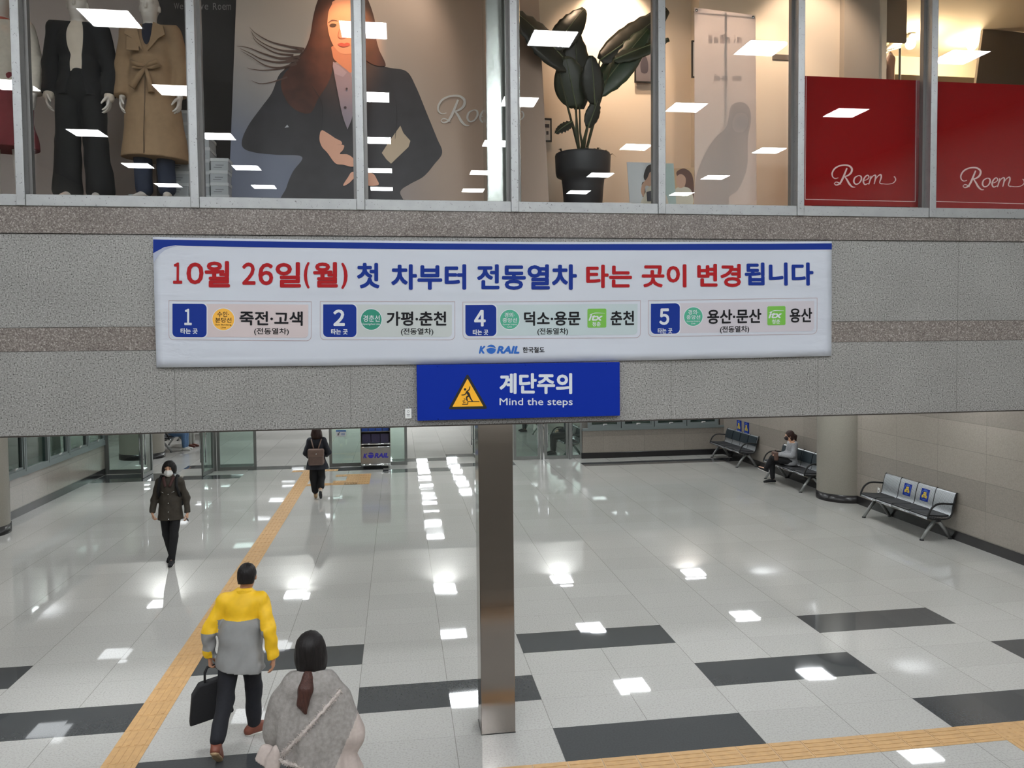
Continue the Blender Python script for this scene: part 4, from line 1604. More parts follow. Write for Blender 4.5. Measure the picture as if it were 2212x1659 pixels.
# ================================================================== THE SHOP UPSTAIRS
SF = 4.785            # shop floor
SC = 7.85             # shop ceiling
mat('shop floor', (150, 136, 122), .35, noise=.05, nscale=6)
mat('shop wall', (214, 204, 190), .75)
mat('shop wall dim', (206, 194, 190), .8)
mat('shop ceiling', (222, 212, 196), .8)
struct(MB().box(-9.5, 9.5, .88, 12.2, SF - .2, SF).box(-9.5, 9.5, .6, .88, SF - .09, SF - .001).build('floor_shop', 'shop floor'))
struct(MB().box(-9.5, 9.5, .62, 12.2, SC, SC + .1).box(4.3, 9.5, 5.2, 5.5, SC - .28, SC).build('ceiling_shop', 'shop ceiling'))
struct(MB().box(-9.5, -3.2, 2.1, 2.2, SF, SC).build('wall_display', 'shop wall dim'))
struct(MB().box(-3.2, 1.95, 2.3, 2.4, SF, SC).build('wall_display_middle', 'shop wall'))
struct(MB().box(1.95, 3.60, 2.05, 2.4, SF, SC).build('wall_display_side', 'shop wall'))
struct(MB().box(-9.5, 9.5, 12.0, 12.1, SF, SC).build('wall_shop_back', 'shop wall'))
struct(MB().box(9.4, 9.5, .62, 12.0, SF, SC).build('wall_shop_side', 'shop wall'))
MB_ = MB
o = struct(MB().box(3.60, 4.02, 1.95, 2.45, SF, SC).build('wall_shop_pier', mat('pier', (176, 168, 158), .7)))
struct(MB().box(4.02, 4.14, 2.0, 2.45, SF, SC).build('trim_4', mat('pier trim', (236, 226, 208), .6)))

# ---- warm spotlights and added fill lamps
def spotlight(loc, target, watts, rgb, size, label, blend=.6, vis=True):
    o = empty('spotlight', loc, 0, label, 'spotlight', None)
    d = (Vector(target) - Vector(loc)).normalized()
    q = d.to_track_quat('-Z', 'Y').to_euler()
    m = MB().lathe([(.0, .10), (.045, .10), (.05, .02), (.055, -.06), (.048, -.06), (.044, .0), (0, .02)], 20)
    hs = m.build('housing', mat('lamp white', (225, 222, 215), .4), o); hs.rotation_euler = q
    bl = MB().lathe([(0, -.045), (.03, -.042), (.043, -.03)], 20).build('bulb', 'bulb warm', o); bl.rotation_euler = q
    MB().tube([(0, 0, SC - loc[2]), (0, 0, .02)], .010, 8).build('stem', 'lamp white', o)
    ld = bpy.data.lights.new('lamp', 'SPOT')
    ld.energy = watts * SHOP_SPOT
    ld.color = rgb
    ld.spot_size = size
    ld.spot_blend = blend
    ld.shadow_soft_size = .05
    lo = bpy.data.objects.new('lamp', ld)
    COL.objects.link(lo)
    lo.parent = o
    lo.rotation_euler = q
    lo.location = d * .09
    return o
WARM = (1.0, .72, .46)
spotlight((-1.75, .78, 7.5), (-1.8, 1.5, 6.35), 130, (1.0, .42, .18), .62, 'warm spotlight above the face on the tall fashion poster')
spotlight((1.0, 1.55, 7.65), (1.05, 2.3, 6.95), 300, (1.0, .72, .50), 1.15, 'warm spotlight washing the wall behind the potted plant')
spotlight((1.75, 1.8, 7.62), (1.83, 1.0, 6.1), 520, (1.0, .82, .68), .75, 'added fill lamp shining on the back of the white banner')  # added lamp, makes the thin banner cloth brighter from behind
spotlight((3.05, 1.15, 7.62), (3.2, 2.0, 6.7), 110, (1.0, .74, .54), 1.5, 'added fill lamp brightening the wall above the first red sign')  # extra lamp put in to lift this dark stretch of wall
spotlight((-1.0, .74, 7.62), (-1.7, 1.4, 6.2), 45, (1.0, .78, .62), 1.5, 'added fill lamp brightening the upper part of the fashion poster')  # extra weak lamp put in to lighten the poster backdrop
spotlight((.15, 1.05, 7.7), (1.15, 2.3, 6.3), 170, (1.0, .68, .46), 1.1, 'warm spotlight throwing the leaf shadows of the potted plant on the wall')
spotlight((2.6, 1.2, 7.5), (2.6, 2.1, 5.6), 75, (1.0, .70, .46), 1.6, 'warm spotlight washing the wall behind the white hanging banner')
spotlight((-4.72, .95, 7.5), (-4.65, .95, 6.2), 60, (1.0, .42, .22), .5, 'warm spotlight above the mannequin in burgundy skirt')
LAMPS = [(on_y(1967, 80, 4.3), 'glowing warm spotlight above the clothes rail'), (on_y(2100, 83, 4.4), 'glowing warm spotlight beside the dark hanging board'), (on_y(2030, 138, 5.8), 'small glowing spotlight deep in the shop beyond the white pier')]
for p, lab in LAMPS:
    o = spotlight((p.x, p.y, p.z), (p.x - .4, p.y - 2.5, p.z - 1.0), 20, (1.0, .74, .42), 2.4, lab)
    ld = bpy.data.lights.new('glow', 'POINT'); ld.energy = 60 * SHOP_SPOT; ld.color = (1.0, .74, .44); ld.shadow_soft_size = .08
    lo = bpy.data.objects.new('glow', ld); COL.objects.link(lo); lo.parent = o; lo.location = (0, -.05, -.26)
    MB().lathe([(.07 * math.sin(PI * k / 12), -.10 - .07 * math.cos(PI * k / 12)) for k in range(13)], 20).build('globe', 'bulb warm', o)
# glowing tube light and the rail of clothes under it
o = empty('tube_light', tuple(on_y(1922, 108, 3.9)), 0, 'slanting warm tube light above the clothes rail', 'light')
a, b_ = on_y(1880, 130, 3.4), on_y(1946, 93, 4.2)
c = Vector(o.location)
MB().tube([a - c, b_ - c], .022, 10).build('tube', 'tube warm', o)
MB().tube([a - c + Vector((0, 0, .04)), b_ - c + Vector((0, 0, .04))], .03, 8).build('housing', 'lamp white', o)
MB().tube([(0, 0, .05), (0, 0, SC - c.z)], .008, 6).build('stem', 'lamp white', o)

def rail_z(u, v, y):
    return on_y(u, v, y)
ra, rb = on_y(1874, 122, 3.0), on_y(1944, 102, 3.9)
o = empty('clothes_rail', (ra.x, ra.y, SF), 0, 'black clothes rail carrying pale coats beyond the white pier', 'clothes rail')
q = Vector((ra.x, ra.y, SF))
MB().tube([ra - q, rb - q], .018, 10).build('bar', 'black', o)
MB().tube([(ra.x - q.x, 0, 0), ra - q], .016, 10).build('post', 'black', o)
MB().tube([(rb.x - q.x, rb.y - q.y, 0), rb - q], .016, 10).build('post', 'black', o)
mat('coat cream', (228, 208, 190), .85, noise=.05, nscale=20)
mat('coat blush', (214, 180, 166), .85, noise=.05, nscale=20)
mat('coat dusk', (150, 118, 108), .85, noise=.05, nscale=20)
for k, (t, mm, lab) in enumerate([(.2, 'coat dusk', 'dusky coat hanging first on the clothes rail'), (.42, 'coat cream', 'cream coat hanging second on the clothes rail'), (.68, 'coat blush', 'blush pink coat hanging third on the clothes rail')]):
    p = ra.lerp(rb, t)
    P = [cap((0, -.17, -.17), (0, .17, -.17), .05, .05), cap((0, 0, -.13), (0, 0, -.9), .10, .16, 1.3, None, .5), cap((0, -.19, -.2), (0, -.24, -.75), .055, .045), cap((0, .19, -.2), (0, .24, -.75), .055, .045)]
    o = empty('hanging_coat', (p.x, p.y, p.z), -.55, lab, 'coat', 'coats on the shop rail')
    link('coat', sdf_mesh(P, .018, .05, name='coat'), mm, o)
    MB().tube([(0, -.16, -.10), (0, 0, -.05), (0, .16, -.10)], .006, 6).tube([(0, 0, -.05), (0, 0, -.012), (.018, 0, .012), (.022, 0, -.004)], .004, 6).build('hanger', 'chrome', o)

# dark board and grey panel hanging in the shop, exit sign
bp_ = [on_y(2124, 62, 4.0), on_y(2290, 78, 4.0), on_y(2290, 235, 4.0), on_y(2104, 215, 4.0)]
o = empty('hanging_board', (bp_[0].x, 4.0, bp_[0].z), 0, 'large dark grey board hanging above the second red sign', 'board')
q = Vector(o.location)
m = MB(); m.add([p - q for p in bp_] + [p - q + Vector((0, .05, 0)) for p in bp_], [(0, 1, 2, 3), (7, 6, 5, 4), (0, 4, 5, 1), (1, 5, 6, 2), (2, 6, 7, 3), (3, 7, 4, 0)])
m.build('board', mat('board grey', (112, 104, 98), .6), o)
MB().tube([(.2, .02, 0), (.2, .02, SC - q.z)], .008, 6).build('hanger', 'steel', o)
gp = [on_y(1878, -60, 3.2), on_y(1960, -60, 3.2), on_y(1960, 88, 3.2), on_y(1878, 88, 3.2)]
o = empty('hanging_screen', (gp[0].x, 3.2, gp[3].z), 0, 'pale grey screen hanging above the clothes rail beside the white pier', 'screen')
q = Vector(o.location)
MB().box(0, gp[1].x - q.x, 0, .04, 0, SC - q.z).build('sheet', mat('panel grey', (172, 164, 156), .6), o)
e_ = on_y(2084, 170, 6.2)
o = empty('exit_sign', tuple(e_), 0, 'small green lit exit sign deep inside the shop', 'sign')
MB().box(-.10, .10, 0, .05, -.045, .045).build('body', 'lamp white', o)
MB().box(-.10, .10, -.004, 0, -.045, .045).build('lit_face', 'exit green', o)
MB().tube([(0, .02, .045), (0, .02, SC - e_.z)], .006, 6).build('stem', 'lamp white', o)

# ---- stainless column just behind the glass
o = empty('steel_column', (-.385, .86, SF), 0, 'polished stainless square column behind the shop glass beside the fashion poster', 'column')
MB().bbox(-.155, .155, -.15, .15, 0, SC - SF, .012).build('cladding', 'column steel', o)

# ---- red window signs
mat('sign red', (140, 10, 15), .7, spec=.05)
mat('sign red print', (222, 190, 186), .55)
def script_logo(F, T):
    """flowing word mark drawn with a broad pen; T maps drawing coords to F's own"""
    def s(pts, w):
        F.stroke([T(*p) for p in pts], [x * T.k for x in w], 8)
    s([(1024, 1128), (1008, 1168), (992, 1205), (975, 1232), (952, 1242), (938, 1232)], [9, 12, 13, 11, 7, 4])
    s([(966, 1193), (944, 1198), (927, 1184), (926, 1158), (946, 1128), (985, 1110), (1030, 1110), (1056, 1130), (1052, 1158), (1030, 1178), (1004, 1186)], [4, 6, 8, 10, 10, 9, 11, 13, 13, 10, 6])
    s([(1008, 1184), (1024, 1206), (1040, 1234), (1060, 1254), (1080, 1256)], [7, 11, 13, 9, 3])
    s([(938, 1232), (950, 1222), (968, 1226), (985, 1238)], [4, 5, 6, 3])
    s([(1102, 1178), (1078, 1192), (1070, 1218), (1082, 1236), (1104, 1230), (1120, 1206), (1118, 1184), (1102, 1178)], [5, 9, 11, 8, 7, 10, 9, 5])
    s([(1136, 1212), (1156, 1206), (1172, 1190), (1162, 1176), (1144, 1190), (1134, 1216), (1144, 1238), (1168, 1230)], [4, 5, 7, 7, 9, 11, 8, 4])
    s([(1186, 1180), (1180, 1206), (1170, 1238)], [7, 9, 6])
    s([(1178, 1212), (1196, 1184), (1214, 1176), (1216, 1194), (1206, 1236)], [4, 6, 9, 10, 6])
    s([(1212, 1210), (1230, 1184), (1250, 1172), (1254, 1190), (1244, 1226), (1262, 1236)], [4, 6, 9, 10, 7, 4])
    s([(1244, 1230), (1290, 1236), (1330, 1230), (1350, 1210), (1346, 1190), (1338, 1186)], [5, 4, 5, 7, 7, 5])
class Tm:
    def __init__(self, ox, oy, k, sx=1.0):
        self.ox, self.oy, self.k, self.sx = ox, oy, k, sx
    def __call__(self, x, y):
        return (self.ox + x * self.k * self.sx, self.oy + y * self.k)
def red_sign(u0, u1, v0a, v0b, v1a, v1b, T, label, line):
    y = .66
    P = [on_y(u0, v0a, y), on_y(u1, v0b, y), on_y(u1, v1b, y), on_y(u0, v1a, y)]
    X0, X1 = (P[0].x + P[3].x) / 2, (P[1].x + P[2].x) / 2
    Z0, Z1 = max((P[2].z + P[3].z) / 2, SF + .01), (P[0].z + P[1].z) / 2
    o = empty('window_sign', ((X0 + X1) / 2, y, SF), 0, label, 'sign')
    q = Vector(o.location)
    MB().bbox(X0 - q.x, X1 - q.x, 0, .012, Z0 - SF, Z1 - SF, .002).build('board', 'sign red', o)
    MB().box(X0 - q.x + .1, X1 - q.x - .1, .012, .06, 0, .03).build('foot', 'black', o)
    fn = lambda u, v: on_y(u, v, y - .0012) - q
    F = Flat(fn)
    script_logo(F, T)
    F.build('brand_lettering', 'sign red print', o, BN)
    F = Flat(fn)
    for a, b2 in line:
        F.stroke([a, b2], 1.2, 1)
    F.build('border_line', 'sign red print', o, BN)
    return o
red_sign(1736, 1990, 161.5, 176, 444, 447, Tm(1500, 0, 1 / 3.107), 'red window sign with white script lettering, between the white banner and the second red sign', [((1741.5, 165), (1739.5, 430.5)), ((1739.5, 430.5), (1977, 435.5)), ((1977, 435.5), (1979.5, 172))])
red_sign(2017, 2290, 176.5, 186, 449, 455, Tm(1778, 5.5, 1 / 3.107), 'red window sign with white script lettering, under the dark hanging board', [((2019.5, 180), (2018.5, 435)), ((2018.5, 435), (2280, 442))])

# ---- tall fashion poster leaning on the wall
PN = Vector((0, -1, .17)).normalized()
P0 = Vector((0, 1.17, SF))
def lean(lift, P0=P0, PN=PN):
    def fn(u, v):
        d = ray(u, v)
        t = (P0 - CP).dot(PN) / d.dot(PN)
        return CP + d * t + PN * lift
    return fn
def poster_bg():
    nt = NT('poster backdrop')
    o, x, y, z = nt.obj_xyz()
    a = nt.math('DIVIDE', nt.math('SUBTRACT', z, 5.0), 1.5)
    b = nt.math('ADD', a, nt.math('MULTIPLY', nt.math('ADD', x, 2.2), .35))
    col = nt.ramp(b, [(0.1, lin((110, 116, 136))), (0.42, lin((150, 147, 150))), (.8, lin((190, 178, 168)))])
    col2 = nt.ramp(nt.math('DIVIDE', nt.math('ADD', x, 1.9), 1.3), [(0.0, g(0)), (1.0, g(1))])
    col = nt.mix(col2, col, lin((178, 152, 134)))
    nt.set(Base_Color=col, Roughness=.5)
poster_bg()
c2 = lambda x, y: (440 + x / 2.989, y / 2.989)
corners = [(516, -150), (1156, -150), (1186.5, 452), (493, 446)]
poster = empty('fashion_poster', (0, 0, 0), 0, 'tall poster of a long haired woman in dark blazer leaning behind the shop window', 'poster')
front = [lean(0)(*p) for p in corners]
m = MB(); m.add(front + [p - PN * .02 for p in front], [(0, 1, 2, 3), (7, 6, 5, 4), (0, 4, 5, 1), (1, 5, 6, 2), (2, 6, 7, 3), (3, 7, 4, 0)])
m.build('panel', 'poster backdrop', poster)
LAY = [.001]
def layer(name, colour, polys, smooth=True, rough=.5, strokes=(), noise=0.0):
    F = Flat(lean(LAY[0]))
    LAY[0] += .0006
    for p in polys:
        pts = [c2(*a) for a in p]
        F.poly(spline(pts, 6) if smooth else pts)
    for p, w in strokes:
        F.stroke([c2(*a) for a in p], [x / 2.989 for x in w], 8)
    return F.build(name, mat('poster ' + name, colour, rough, noise=noise, nscale=9), poster, tuple(PN))
layer('hair_back', (66, 36, 30), [[(770, -60), (850, -120), (1000, -100), (1070, 20), (1110, 160), (1120, 290), (1175, 425), (1080, 420), (1000, 410), (800, 420), (640, 640), (560, 560), (510, 470), (580, 390), (650, 320), (690, 220), (705, 120), (730, 20)]], noise=.25)
layer('blazer', (46, 44, 50), [[(700, 420), (560, 440), (490, 480), (440, 600), (375, 690), (295, 800), (250, 895), (255, 955), (330, 985), (470, 1000), (635, 1013), (575, 1110), (535, 1210), (515, 1330), (900, 1340), (1276, 1340), (1268, 1240), (1330, 1190), (1420, 1140), (1490, 1060), (1540, 985), (1505, 890), (1440, 730), (1370, 560), (1310, 462), (1200, 438), (1040, 410), (900, 440)]], noise=.2)
layer('arm_gap', (196, 176, 152), [[(1270, 812), (1290, 860), (1335, 910), (1322, 950), (1210, 1057), (1180, 1030), (1150, 988), (1200, 910)]], smooth=False)
layer('elbow_gap', (176, 178, 184), [[(522, 826), (540, 806), (551, 822)]], smooth=False)
layer('shirt', (150, 140, 154), [[(828, 395), (900, 430), (960, 440), (1010, 430), (1000, 520), (960, 760), (928, 840), (890, 740), (855, 560)]], smooth=False)
layer('neck', (206, 140, 108), [[(830, 300), (960, 310), (985, 400), (955, 470), (920, 450), (868, 408), (836, 372)]])
layer('collar', (166, 158, 174), [[(826, 395), (880, 430), (925, 470), (900, 498), (846, 478)], [(1012, 415), (950, 470), (955, 500), (1000, 480)]], smooth=False)
layer('face', (226, 164, 130), [[(800, 60), (845, 5), (930, -20), (1005, 10), (1040, 90), (1042, 190), (1020, 270), (980, 330), (925, 352), (875, 338), (830, 282), (803, 190)]])
layer('front_hair', (78, 42, 32), [[(800, -20), (830, 20), (806, 80), (800, 190), (822, 300), (836, 400), (812, 520), (740, 640), (690, 730), (610, 720), (540, 660), (500, 560), (520, 480), (600, 400), (660, 320), (690, 220), (710, 110), (750, 20)]], noise=.3)
layer('hair_wisp', (92, 70, 62), [], strokes=[([(650, 320), (540, 300), (430, 270), (340, 220), (296, 176)], [20, 12, 8, 4, 1]),([(640, 335), (520, 330), (420, 300), (340, 250), (305, 200)], [22, 12, 7, 4, 1]),([(620, 370), (500, 380), (390, 350), (290, 310), (215, 300)], [24, 15, 9, 4, 1]),([(610, 385), (490, 405), (380, 385), (300, 345), (235, 315)], [26, 14, 8, 4, 1]),([(600, 410), (500, 440), (400, 425), (310, 370), (240, 330)], [22, 14, 8, 4, 1]),([(580, 360), (470, 345), (380, 300), (330, 260), (312, 210)], [16,9,6,3,1]),([(560, 430), (470, 450), (370, 455), (310, 448), (280, 440)], [14, 8, 5, 3, 1]),([(540, 500), (450, 530), (380, 542), (340, 535), (310, 522)], [12, 7, 5, 3, 1])])
layer('side_hair', (74, 40, 32), [[(1000, -60), (1052, 10), (1085, 110), (1110, 240), (1150, 380), (1172, 425), (1110, 425), (1040, 380), (1030, 300), (1046, 200), (1040, 90)]], noise=.3)
layer('brow', (80, 44, 34), [], strokes=[([(806, 150), (830, 134), (866, 138)], [4, 7, 3]), ([(960, 140), (990, 132), (1022, 146)], [3, 7, 4])])
layer('eye', (44, 26, 24), [[(812, 166), (832, 154), (858, 162), (846, 176), (826, 178)], [(970, 164), (992, 154), (1014, 164), (1000, 176), (980, 176)]])
layer('nose_shade', (184, 112, 84), [], strokes=[([(868, 240), (884, 250), (906, 248), (930, 240)], [3, 7, 7, 3]), ([(880, 180), (872, 215), (868, 238)], [2, 5, 3])])
layer('lips', (198, 84, 70), [[(866, 288), (890, 280), (908, 284), (926, 279), (946, 288), (930, 302), (900, 306), (878, 300)]])
layer('hand', (232, 176, 150), [[(760, 845), (800, 862), (850, 895), (888, 915), (890, 936), (855, 938), (905, 940), (900, 970), (880, 996), (930, 1000), (968, 1030), (966, 1078), (900, 1066), (850, 1056), (800, 990), (764, 950), (748, 900)], [(960, 1112), (1020, 1120), (1090, 1122), (1118, 1160), (1128, 1196), (1060, 1200), (1036, 1160), (980, 1150), (940, 1184), (906, 1202), (904, 1190), (930, 1150)]])
layer('lapel_line', (28, 27, 32), [], strokes=[([(700, 560), (760, 660), (768, 760), (760, 850)], [2, 4, 4, 2]), ([(830, 420), (856, 560), (893, 742), (928, 842)], [4, 5, 5, 3]), ([(1000, 520), (962, 758), (930, 842)], [4, 5, 3]), ([(1240, 640), (1248, 760), (1236, 900)], [2, 6, 2])])
layer('button', (60, 52, 62), [[(914 + 9 * math.cos(a), 698 + 9 * math.sin(a)) for a in (0, 1.05, 2.1, 3.14, 4.19, 5.24)], [(924 + 7 * math.cos(a), 576 + 7 * math.sin(a)) for a in (0, 1.05, 2.1, 3.14, 4.19, 5.24)]])
F = Flat(lean(LAY[0])); script_logo(F, Tm(440 + 1515 / 2.989 - 926 * .4335, 208 - 1108 * .4335, .4335))
F.build('brand_lettering', mat('poster print', (206, 202, 198), .5), poster, tuple(PN))

# ---- dark board behind the mannequins
o = empty('slogan_board', (0, 0, 0), 0, 'black board with pale typed slogan behind the trench coat mannequin', 'board')
MB().box(on_y(327, 10, 1.78).x, on_y(520, 10, 1.78).x, 1.78, 1.82, SF, 7.6).build('board', mat('board black', (58, 54, 54), .7, noise=.05, nscale=5), o)
F = Flat(lambda u, v: on_y(u, v, 1.7785))
for w, a, b2 in [('W', 376, 387), ('e', 388.5, 396), ('l', 411, 415), ('o', 419, 427), ('v', 432, 440), ('e', 442, 450), ('R', 460, 469), ('o', 470.5, 478), ('e', 480, 488), ('m', 489, 499)]:
    tall = w in 'WRl'
    F.text(w, a, b2, 6.5 if tall else 10, 20 + (a - 376) * .012, -.004)
F.build('slogan_lettering', mat('slogan', (150, 146, 142), .6), o, BN)

# ---- shoe boxes: one box with lid and label strip, copied into stacks
mat('box white', (186, 190, 192), .6, noise=.04, nscale=10)
mat('box label', (112, 114, 118), .6)
def make_box(w, d, h):
    o = empty('shoe_box', (0, 0, 0))
    MB().box(-w / 2 + .004, w / 2 - .004, -d / 2 + .004, d / 2 - .004, 0, h - .001).build('body', mat('box body shaded', (164, 168, 172), .6), o)  # body colour darker than the lid, painted shade that brings out the lid line
    m = MB().box(-w / 2, w / 2, -d / 2, d / 2, h - .028, h)
    m.build('lid', 'box white', o)
    q = MB().box(-.035, .035, -d / 2 + .002, -d / 2 + .0042, h * .40, h * .46).box(-.05, .02, -d / 2 + .002, -d / 2 + .0042, h * .22, h * .27)
    q.build('label', 'box label', o)
    return o
ba = make_box(.205, .30, .107)
bw = make_box(.150, .30, .107)
bn = make_box(.158, .30, .107)
bs = make_box(.150, .30, .107)
def stack(proto, x, y, n, label, grp, first=[]):
    for k in range(n):
        if proto.name in first:
            o = copy_tree(proto)
        else:
            o = proto; first.append(proto.name)
        o.location = (x + random.uniform(-.008, .008), y + random.uniform(-.006, .006), SF + k * .1075)
        tag(o, label, 'box', grp)
        o.rotation_euler = (0, 0, random.uniform(-.02, .02))
stack(ba, -3.275, 1.26, 8, 'white shoe box in the tall stack behind the trench coat mannequin', 'shoe boxes in the tall stack')
stack(bw, -3.075, 1.26, 6, 'white shoe box in the middle stack between the tall stack and the low stack', 'shoe boxes in the middle stack')
stack(bn, -2.90, 1.20, 4, 'white shoe box in the low stack beside the fashion poster', 'shoe boxes in the low stack')
stack(bs, -3.62, 1.25, 1, 'single white shoe box on the shop floor behind the navy trouser legs', None)

# ---- mannequins
mat('blazer black', (17, 17, 21), .85, noise=.15, nscale=30)
mat('blouse white', (214, 200, 184), .8, noise=.04, nscale=20)
mat('trousers black', (13, 13, 16), .85, noise=.15, nscale=25)
mat('trench beige', (150, 122, 92), .8, noise=.06, nscale=25)
mat('top navy', (32, 34, 50), .85, noise=.1, nscale=25)
mat('pants navy', (34, 42, 62), .85, noise=.1, nscale=25)
mat('cardigan cream', (206, 196, 182), .9, noise=.06, nscale=40)
mat('skirt burgundy', (122, 44, 50), .85, noise=.08, nscale=20)
mat('collar rose', (190, 96, 80), .8)
def mannequin(x, y, h, label, rz=0.0):
    J = stand(h, .168)
    s = J['s']
    for n_, sg in (('L', 1), ('R', -1)):
        J['elb' + n_] = V3(sg * .225, .03, 1.115) * s
        J['wri' + n_] = V3(sg * .225, -.035, .86) * s
        J['toe' + n_] = J['ank' + n_] + V3(sg * .03, -.15, -.058) * s
    hd = {n_: (J['wri' + n_] - J['elb' + n_], V3(-sg, 0, 0), V3(0, -1, 0), .45) for n_, sg in (('L', 1), ('R', -1))}
    o = link('mannequin', sdf_mesh(body_prims(J, hd), .0085, .03, name='mannequin'), 'mannequin')
    tag(o, label, 'mannequin')
    o.location = (x, y, SF + .005)
    o.rotation_euler = (0, 0, rz)
    return o, J, s
def torso(J, s, g_, hem, rx, ry, arms=True, arm=.014, cuff=.97, flare=None):
    """prims of a top: g_ extra girth, hem height, rx/ry hem half sizes"""
    P = [ell(J['che'], (V3(.155, .108, .16) + g_) * s), ell(J['wai'], (V3(.132, .095, .13) + g_) * s),
         cap(J['shoL'] * V3(.9, 1, 1), J['shoR'] * V3(.9, 1, 1), (.056 + g_) * s, (.056 + g_) * s), cap(J['che'], J['nec'] - V3(0, 0, .02), (.09 + g_) * s, (.062 + g_) * s)]
    z0 = J['wai'][2]
    P.append(cap((0, 0, z0), (0, 0, hem * s - .05), (.12 + g_) * s, rx * s, ry / rx))
    if arms:
        for n_ in 'LR':
            e = J['elb' + n_] + (J['wri' + n_] - J['elb' + n_]) * cuff
            P.append(cap(J['sho' + n_], J['elb' + n_], (.052 + arm) * s, (.044 + arm) * s))
            P.append(cap(J['elb' + n_], e, (.043 + arm) * s, (.034 + arm) * s, flat=True))
    return P
def sleeve_cuts(J, cuff):
    return []
def clip_arms(P, J, cuff):
    """spheres that end the sleeves at the wrists"""
    out = []
    for n_ in 'LR':
        d = J['wri' + n_] - J['elb' + n_]
        d = d / np.linalg.norm(d)
        c = J['elb' + n_] + (J['wri' + n_] - J['elb' + n_]) * cuff + d * .11
        out.append(ell(c, V3(.105, .105, .105)))
    return out
# black suit
o, J, s = mannequin(-4.015, .98, 1.80, 'white mannequin in black suit and white blouse', 0.05)
link('blouse', sdf_mesh(torso(J, s, .004, .98, .13, .10, False), .01, .03, fold=folds(.0025, 34, 20), cuts=[((0, 0, 1.0 * s), (0, 0, -1)), ((0, 0, 1.45 * s), (0, .5, 1))], name='blouse'), 'blouse white', o)
P = torso(J, s, .02, .84, .20, .15, True, .020)
cutw = [cap((0, -.24, 1.50 * s), (0, -.24, 1.02 * s), .098, .074, 2.2), cap((0, -.24, 1.02 * s), (0, -.24, .5 * s), .074, .13, 2.2)]
link('blazer', sdf_mesh(P, .01, .03, subs=cutw, fold=folds(.003, 20, 16), cuts=[((0, 0, .845 * s), (0, 0, -1)), ((0, .05, 1.475 * s), (0, -.35, 1))], name='blazer'), 'blazer black', o)
for n_, sg in (('L', 1), ('R', -1)):
    d = J['wri' + n_] - J['elb' + n_]
    link('cuff', sdf_mesh([cap(J['elb' + n_] + d * .9, J['elb' + n_] + d * 1.06, .040, .042)], .008, .01, name='cuff'), 'blouse white', o)
J['ankL'] = J['ankL'] + V3(.035, 0, 0); J['ankR'] = J['ankR'] - V3(.035, 0, 0)
J['kneL'] = J['kneL'] + V3(.012, 0, 0); J['kneR'] = J['kneR'] - V3(.012, 0, 0)
P = legs_prims(J, .100, .092, .112, .135, 1.0, .95, .12)
link('trousers', sdf_mesh(P, .011, .02, fold=folds(.004, 24, 6), cuts=[((0, 0, .055), (0, 0, -1)), ((0, 0, 1.06 * s), (0, 0, 1))], name='trousers'), 'trousers black', o)
# trench coat
o, J, s = mannequin(-3.43, .98, 1.80, 'white mannequin in belted beige trench coat over navy', -.04)
link('top', sdf_mesh(torso(J, s, .004, .98, .13, .10, False) + [cap(J['nec'] - V3(0, 0, .03), J['nec'] + V3(0, 0, .0), .066, .062)], .01, .03, cuts=[((0, 0, 1.0 * s), (0, 0, -1)), ((0, 0, 1.445 * s), (0, 0.2, 1))], name='top'), 'top navy', o)
P = torso(J, s, .024, .40, .30, .21, True, .026)
P = [p for p in P if p[0] != 'cap' or abs(p[2][2] - (.40 * s - .05)) > 1e-6]
P += [cap((0, 0, 1.08 * s), (0, .01, .70 * s), .165 * s, .215 * s, .80), cap((0, .01, .72 * s), (.01, .02, .33 * s), .215 * s, .275 * s, .76)]
sub = [cap((.0, -.22, 1.56 * s), (.0, -.21, 1.20 * s), .115, .024, 2.4)]
link('coat', sdf_mesh(P, .01, .03, subs=sub, fold=folds(.004, 22, 7), cuts=[((0, 0, .365 * s), (-.06, 0, -1)), ((0, .06, 1.48 * s), (0, -.35, 1))], name='coat'), 'trench beige', o)
def slab(pts, y0, dy, name, mm, parent, bend=0.0):
    """a cloth piece: outline (x, z), y from y0, thickness dy"""
    m = MB(); m.prism(spline(pts, 4) if bend else pts, lambda a, b2, d: (a, d + bend * a * a, b2), y0, y0 + dy)
    return m.build(name, mm, parent)
for sg in (1, -1):
    slab([(sg * .02, 1.20 * s), (sg * .055, 1.34 * s), (sg * .07, 1.43 * s), (sg * .15, 1.40 * s), (sg * .165, 1.33 * s), (sg * .11, 1.30 * s)], -.158, .018, 'lapel', 'trench beige', o)
slab([(-.15, 1.31 * s), (-.06, 1.31 * s), (-.05, 1.20 * s), (-.155, 1.205 * s)], -.150, .012, 'storm_flap', 'trench beige', o)
MB().lathe([(.168, 1.045 * s), (.172, 1.06 * s), (.172, 1.085 * s), (.166, 1.10 * s)], 40).build('belt', 'trench beige', o).scale = (1, .80, 1)
kn = MB()
kn.tube([(.0, -.155, 1.07 * s), (.04, -.185, 1.085 * s), (.10, -.18, 1.11 * s), (.12, -.165, 1.09 * s), (.06, -.17, 1.065 * s), (0, -.16, 1.065 * s)], [.014, .02, .024, .02, .018, .012], 10)
kn.tube([(0, -.155, 1.075 * s), (-.05, -.185, 1.08 * s), (-.11, -.175, 1.10 * s), (-.10, -.165, 1.07 * s), (0, -.16, 1.06 * s)], [.014, .02, .022, .018, .012], 10)
kn.tube([(0, -.16, 1.065 * s), (-.05, -.18, .99 * s), (-.11, -.185, .90 * s)], [.014, .024, .03], 10)
kn.tube([(0, -.16, 1.065 * s), (.03, -.175, .97 * s), (.05, -.185, .86 * s)], [.014, .02, .026], 10)
kn.build('belt_bow', 'trench beige', o)
